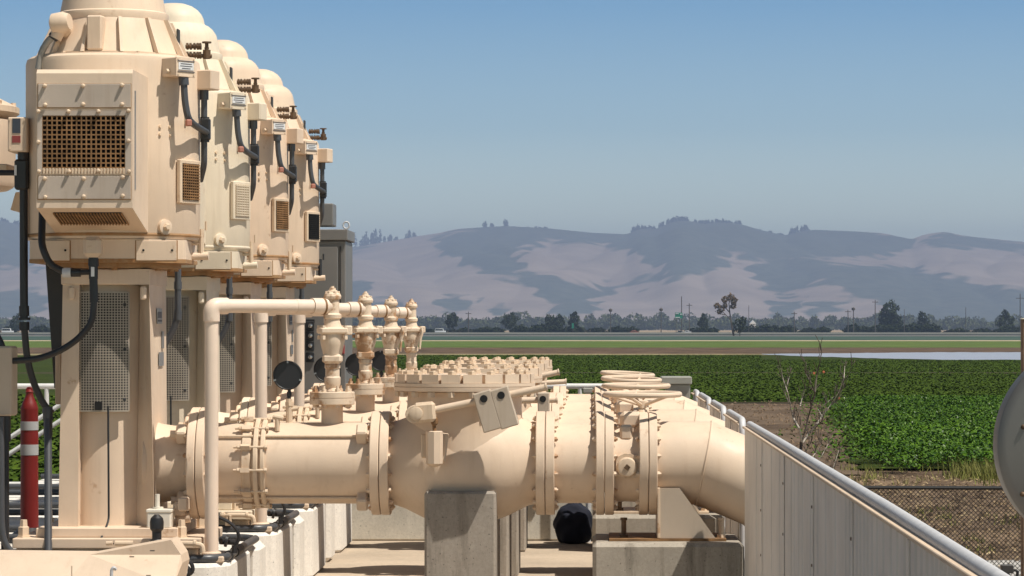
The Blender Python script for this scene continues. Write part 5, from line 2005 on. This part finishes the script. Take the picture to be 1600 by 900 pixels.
# ------------------------------------------------------------------ hills
RID = [(-300, 352), (-120, 340), (0, 344), (30, 351), (120, 372), (300, 392), (450, 396), (553, 386), (600, 378), (646, 370), (687, 364), (711, 358), (756, 355), (790, 353), (859, 357), (928, 364),
       (980, 366), (1000, 357), (1025, 358), (1048, 347), (1072, 344), (1100, 350), (1119, 347), (1153, 349), (1194, 361), (1229, 368), (1250, 361), (1270, 359), (1325, 361), (1377, 364), (1425, 374),
       (1445, 366), (1476, 362), (1504, 368), (1548, 373), (1600, 378), (1700, 384), (1900, 395), (2100, 410)]
POLY = [
    [(672, 372), (712, 360), (755, 350), (860, 350), (985, 358), (1050, 335), (1110, 338), (1200, 352), (1270, 350), (1425, 368), (1430, 386), (1390, 402), (1260, 402), (1170, 406), (1140, 392), (1125, 412), (1080, 430), (1040, 428), (985, 392), (940, 385), (860, 378), (815, 390), (806, 400), (824, 420), (800, 436), (760, 428), (720, 408), (690, 395)],
    [(790, 430), (830, 424), (930, 448), (980, 440), (1060, 420), (1130, 404), (1150, 412), (1060, 434), (980, 450), (935, 468), (920, 488), (870, 480), (850, 465), (810, 440)],
    [(1172, 412), (1250, 404), (1330, 412), (1420, 416), (1480, 430), (1560, 450), (1640, 455), (1700, 520), (1500, 520), (1400, 500), (1385, 472), (1330, 462), (1300, 440), (1250, 452), (1225, 462), (1190, 446), (1170, 430)],
    [(1200, 474), (1260, 466), (1240, 498), (1206, 500)], [(1258, 478), (1330, 466), (1340, 474), (1262, 498)],
    [(684, 465), (722, 460), (738, 480), (712, 492), (684, 482)], [(742, 466), (752, 466), (752, 474), (742, 474)], [(765, 482), (790, 478), (788, 492), (766, 492)],
    [(-300, 300), (30, 330), (48, 352), (62, 425), (30, 418), (-300, 440)], [(-300, 462), (60, 456), (90, 468), (40, 500), (-300, 500)],
    [(540, 350), (600, 352), (640, 362), (590, 376), (566, 390), (540, 394)], [(540, 440), (582, 440), (580, 462), (540, 470)],
    [(1480, 362), (1510, 366), (1600, 378), (1700, 384), (1700, 405), (1600, 396), (1520, 386), (1440, 384), (1450, 372)],
    [(560, 470), (640, 470), (640, 500), (540, 510)], [(860, 478), (900, 474), (940, 480), (925, 492), (860, 492)],
]
cols = np.arange(-300, 2101, 4.0)
dep = 1.9 * np.concatenate([np.linspace(5200, 8600, 110), np.linspace(8650, 10200, 14)])
rx = np.array([r[0] for r in RID], float); ry = np.array([r[1] for r in RID], float)
rid = np.interp(cols, rx, ry)
rid = np.convolve(np.pad(rid, 2, mode='edge'), [.1, .2, .4, .2, .1], 'valid')
HS = 1.9
YR = 8600.0 * HS
hr = (VY - rid) / F * YR + CZ
Tt = np.clip((dep - 5200 * HS) / (YR - 5200 * HS), 0, 1)
U, T_ = np.meshgrid(cols, Tt)
_, D_ = np.meshgrid(cols, dep)
s_ = T_ * T_ * (3 - 2 * T_) * .45 + T_ ** .75 * .55
Hh = hr[None, :] * s_
def wave(u, t, seed):
    r_ = np.random.default_rng(seed); o_ = np.zeros_like(u)
    for k in range(9):
        a, b_, p_ = r_.uniform(.004, .028), r_.uniform(2, 12), r_.uniform(0, 6.3)
        o_ += np.sin(u * a * r_.choice([-1, 1]) + t * b_ + p_) / (1 + 40 * a)
    return o_
Hh += 17 * wave(U, T_, 5) * np.sin(np.pi * np.clip(T_, 0, 1)) ** 1.1
Hh += 9 * np.abs(wave(U * 2.3, T_ * 2, 8)) * np.sin(np.pi * np.clip(T_, 0, 1))
back = D_ > YR
Hh = np.where(back, hr[None, :] * (1 - ((D_ - YR) / 3300.0) * .8), Hh)
Hh = np.where(T_ <= 0, -4.0, Hh)
# a ridge line must stay the skyline: clamp anything that would show above it
lim = (VY - rid)[None, :] / F * D_ + CZ - 1.0
Hh = np.minimum(Hh, np.where(np.abs(D_ - YR) < 1, lim + 1.0, lim))
Xh = (U - VX) / F * D_
verts = np.stack([Xh, D_, Hh], -1).reshape(-1, 3)
nr, nc = D_.shape
idx = np.arange(nr * nc).reshape(nr, nc)
faces = np.stack([idx[:-1, :-1], idx[:-1, 1:], idx[1:, 1:], idx[1:, :-1]], -1).reshape(-1, 4)
# woods: signed distance to wood outlines, kept on the terrain as an attribute
py = VY - (Hh - CZ) * F / D_
wu = U + 5 * wave(U * 6, T_ * 9, 21); wv = py + 2.2 * wave(U * 5, T_ * 11, 22)
pts = np.stack([wu, wv], -1).reshape(-1, 2)
best = np.full(len(pts), -99.0)
for poly in POLY:
    p_ = np.array(poly, float); q_ = np.roll(p_, -1, 0)
    inside = np.zeros(len(pts), bool); dmin = np.full(len(pts), 1e9)
    for (ax, ay), (bx, by) in zip(p_, q_):
        cnd = ((ay > pts[:, 1]) != (by > pts[:, 1]))
        with np.errstate(divide='ignore', invalid='ignore'):
            xi = (bx - ax) * (pts[:, 1] - ay) / (by - ay + 1e-12) + ax
        inside ^= cnd & (pts[:, 0] < xi)
        tt = np.clip(((pts[:, 0] - ax) * (bx - ax) + (pts[:, 1] - ay) * (by - ay)) / ((bx - ax) ** 2 + (by - ay) ** 2), 0, 1)
        dmin = np.minimum(dmin, np.hypot(pts[:, 0] - ax - tt * (bx - ax), pts[:, 1] - ay - tt * (by - ay)))
    best = np.maximum(best, np.where(inside, dmin, -dmin))
wood = np.clip(.5 + best / 12.0, 0, 1)
m, nt, bs = mat_new('hill_cover')
at = node(nt, 'ShaderNodeAttribute', attribute_name='wood')
v = coords(nt, (1, 1, 1), False)
nz = noise(nt, v, .0035, 10, .72)
ad = node(nt, 'ShaderNodeMath', operation='ADD'); nt.links.new(at.outputs['Fac'], ad.inputs[0])
sc_ = node(nt, 'ShaderNodeMath', operation='MULTIPLY_ADD'); sc_.inputs[1].default_value = 1.5; sc_.inputs[2].default_value = -.75
nt.links.new(nz, sc_.inputs[0]); nt.links.new(sc_.outputs[0], ad.inputs[1])
msk = ramp(nt, ad.outputs[0], [(.28, 0.0), (.72, 1.0)])
gr = mix(nt, ramp(nt, noise(nt, v, .0022, 8, .65), [(.35, 0.0), (.65, 1.0)]), (.235, .185, .155), (.34, .27, .225))
wd = mix(nt, ramp(nt, noise(nt, v, .016, 4, .6), [(.35, 0.0), (.65, 1.0)]), (.05, .065, .05), (.095, .105, .08))
nt.links.new(mix(nt, msk, gr, wd), bs.inputs['Base Color'])
bs.inputs['Roughness'].default_value = 1
bs.inputs['Specular IOR Level'].default_value = 0
o = mesh_np('hills', verts, faces, m, True)
atb = o.data.attributes.new('wood', 'FLOAT', 'POINT')
atb.data.foreach_set('value', wood.astype(np.float32))
kind(o, 'structure')

# woods on the ridge line
cs = []
def ridge_y(px): return float(np.interp(px, cols, rid))
runs = [(555, 602, 16, 22), (604, 640, 6, 14), (985, 1022, 22, 9), (1030, 1050, 10, 9), (1045, 1076, 20, 10), (1085, 1130, 22, 7), (1130, 1160, 12, 7), (1232, 1262, 14, 12), (-20, 30, 12, 9), (1180, 1230, 8, 4), (820, 860, 8, 4)]
for a, c_, k, h in runs:
    for q_ in range(k):
        px = random.uniform(a, c_)
        y_ = YR - random.uniform(0, 110)
        sh = y_ / F
        hh = random.uniform(.5, 1.15) * h * sh
        w = random.uniform(2.5, 5) * sh * (1 if h > 8 else .8)
        zb_ = PZ(ridge_y(px) + 2.5, y_)
        d = rng.normal(size=(60, 3)); d /= np.linalg.norm(d, axis=1)[:, None]
        tz = (d[:, 2] + 1) / 2
        d *= rng.uniform(.4, 1, 60)[:, None]
        d[:, :2] *= (1.15 - .75 * tz)[:, None]
        cs.append(np.array([PX(px, y_), y_, zb_ + hh * .45]) + d * np.array([w, w, hh * .6]))
c = np.concatenate(cs)
v, f = leaf_cloud(c, rng.uniform(3.8, 8.5, len(c)), 1.4, .8)
kind(mesh_np('ridge_woods', v, f, M['leaf_hill']), 'stuff')
for px, hp, lab in ((757, 11, 'leftmost of the three lone trees on the middle ridge'), (768, 8, 'smallest lone tree on the middle ridge, between two taller'), (790, 13, 'tallest lone tree on the middle ridge, right of two others'),
                    (646.5, 9, 'lone small tree on the left ridge slope')):
    y_ = YR - 20
    sh = y_ / F
    t = thing('ridge_tree', lab, 'tree', (PX(px, y_), y_, PZ(ridge_y(px) + 2, y_)), 0, 'lone trees on the ridge')
    b = MB(); b.cyl((PX(px, y_), y_, PZ(ridge_y(px) + 3, y_)), (PX(px, y_), y_, PZ(ridge_y(px) - hp * .4, y_)), 2.2, 1.2, 6); b.build('trunk', M['barkdark'], t)
    me = crown_mesh('crown', [(0, 0, hp * .55 * sh, 3.6 * sh * hp / 12, 11, hp * .42 * sh), (1.5 * sh, 0, hp * .4 * sh, 3 * sh * hp / 12, 11, hp * .3 * sh)], 160, 5.0, M['leaf_hill'])
    o = bpy.data.objects.new('crown', me); COL.objects.link(o); o.parent = t

# ------------------------------------------------------------------ air, light, sky, camera
HAZE = 1.05e-4
b = MB()
b.box(-22500, 22500, -150, 21500, GZ - 2.2, 650)
m = bpy.data.materials.new('valley_haze'); m.use_nodes = True
nt = m.node_tree; nt.nodes.clear()
out = nt.nodes.new('ShaderNodeOutputMaterial')
pv = nt.nodes.new('ShaderNodeVolumePrincipled')
pv.inputs['Color'].default_value = (.325, .42, .63, 1)
pv.inputs['Density'].default_value = HAZE
pv.inputs['Anisotropy'].default_value = 0.0
nt.links.new(pv.outputs[0], out.inputs['Volume'])
USE_HAZE = True
if USE_HAZE:
    kind(b.build('haze', m, smooth=0), 'stuff')

S = Vector((.47, -.27, 1.0)).normalized()
el = math.asin(S.z); rot = math.atan2(S.x, S.y)
sl = bpy.data.lights.new('sun', 'SUN')
sl.energy = 5.0; sl.angle = R(.53); sl.color = (1.0, .945, .85)
so = bpy.data.objects.new('sun', sl); COL.objects.link(so)
so.rotation_euler = S.to_track_quat('Z', 'Y').to_euler()
so.location = (0, 0, 60)

w = bpy.data.worlds.new('World'); SC.world = w
w.use_nodes = True
nt = w.node_tree
bg = nt.nodes['Background']
sky = nt.nodes.new('ShaderNodeTexSky')
sky.sky_type = 'NISHITA'; sky.sun_disc = False
sky.sun_elevation = el; sky.sun_rotation = rot
sky.air_density = 1.0; sky.dust_density = .8; sky.ozone_density = .6
tc = nt.nodes.new('ShaderNodeTexCoord')
mp = nt.nodes.new('ShaderNodeMapping'); mp.vector_type = 'POINT'
mp.inputs['Scale'].default_value = (1, 1, 1.1)
mp.inputs['Location'].default_value = (0, 0, .12)
nm = nt.nodes.new('ShaderNodeVectorMath'); nm.operation = 'NORMALIZE'
nt.links.new(tc.outputs['Generated'], mp.inputs['Vector'])
nt.links.new(mp.outputs[0], nm.inputs[0]); nt.links.new(nm.outputs[0], sky.inputs['Vector'])
tn = nt.nodes.new('ShaderNodeMix'); tn.data_type = 'RGBA'; tn.blend_type = 'MULTIPLY'
tn.inputs[0].default_value = 1.0
SKYT = [(0.0, (6.6, 5.4, 3.5)), (.035, (6.4, 5.3, 3.4)), (.0634, (3.1, 3.3, 2.75)), (.103, (1.34, 2.15, 2.42)), (.2, (.86, 1.02, 1.02)), (.6, (.74, .70, .60))]
sx = nt.nodes.new('ShaderNodeSeparateXYZ'); nt.links.new(tc.outputs['Generated'], sx.inputs[0])
hr_ = nt.nodes.new('ShaderNodeValToRGB')
E = hr_.color_ramp.elements
while len(E) < len(SKYT): E.new(.5)
for q_, (p_, c_) in enumerate(SKYT):
    E[q_].position = p_; E[q_].color = (*c_, 1)
nt.links.new(sx.outputs['Z'], hr_.inputs['Fac'])
nt.links.new(hr_.outputs['Color'], tn.inputs[7])
nt.links.new(sky.outputs['Color'], tn.inputs[6])
nt.links.new(tn.outputs[2], bg.inputs['Color'])
bg.inputs['Strength'].default_value = .055

cam = bpy.data.cameras.new('camera')
cam.sensor_width = 36.0; cam.sensor_fit = 'HORIZONTAL'
cam.lens = 36.0 * F / 1600
cam.shift_x = -(VX - 800) / 1600
cam.shift_y = (VY - 450) / 1600
cam.clip_start = .5; cam.clip_end = 30000
co = bpy.data.objects.new('camera', cam); COL.objects.link(co)
co.location = (0, 0, CZ); co.rotation_euler = (R(90), 0, 0)
SC.camera = co

SC.view_settings.view_transform = 'Standard'
SC.view_settings.look = 'None'
SC.view_settings.exposure = .22
SC.view_settings.gamma = 1.0
SC.view_settings.use_curve_mapping = False
SC.render.engine = 'CYCLES'
cy = SC.cycles
cy.use_denoising = True
cy.max_bounces = 8; cy.diffuse_bounces = 4; cy.glossy_bounces = 3; cy.volume_bounces = 1
cy.sample_clamp_indirect = 6
cy.use_adaptive_sampling = True; cy.adaptive_threshold = .015
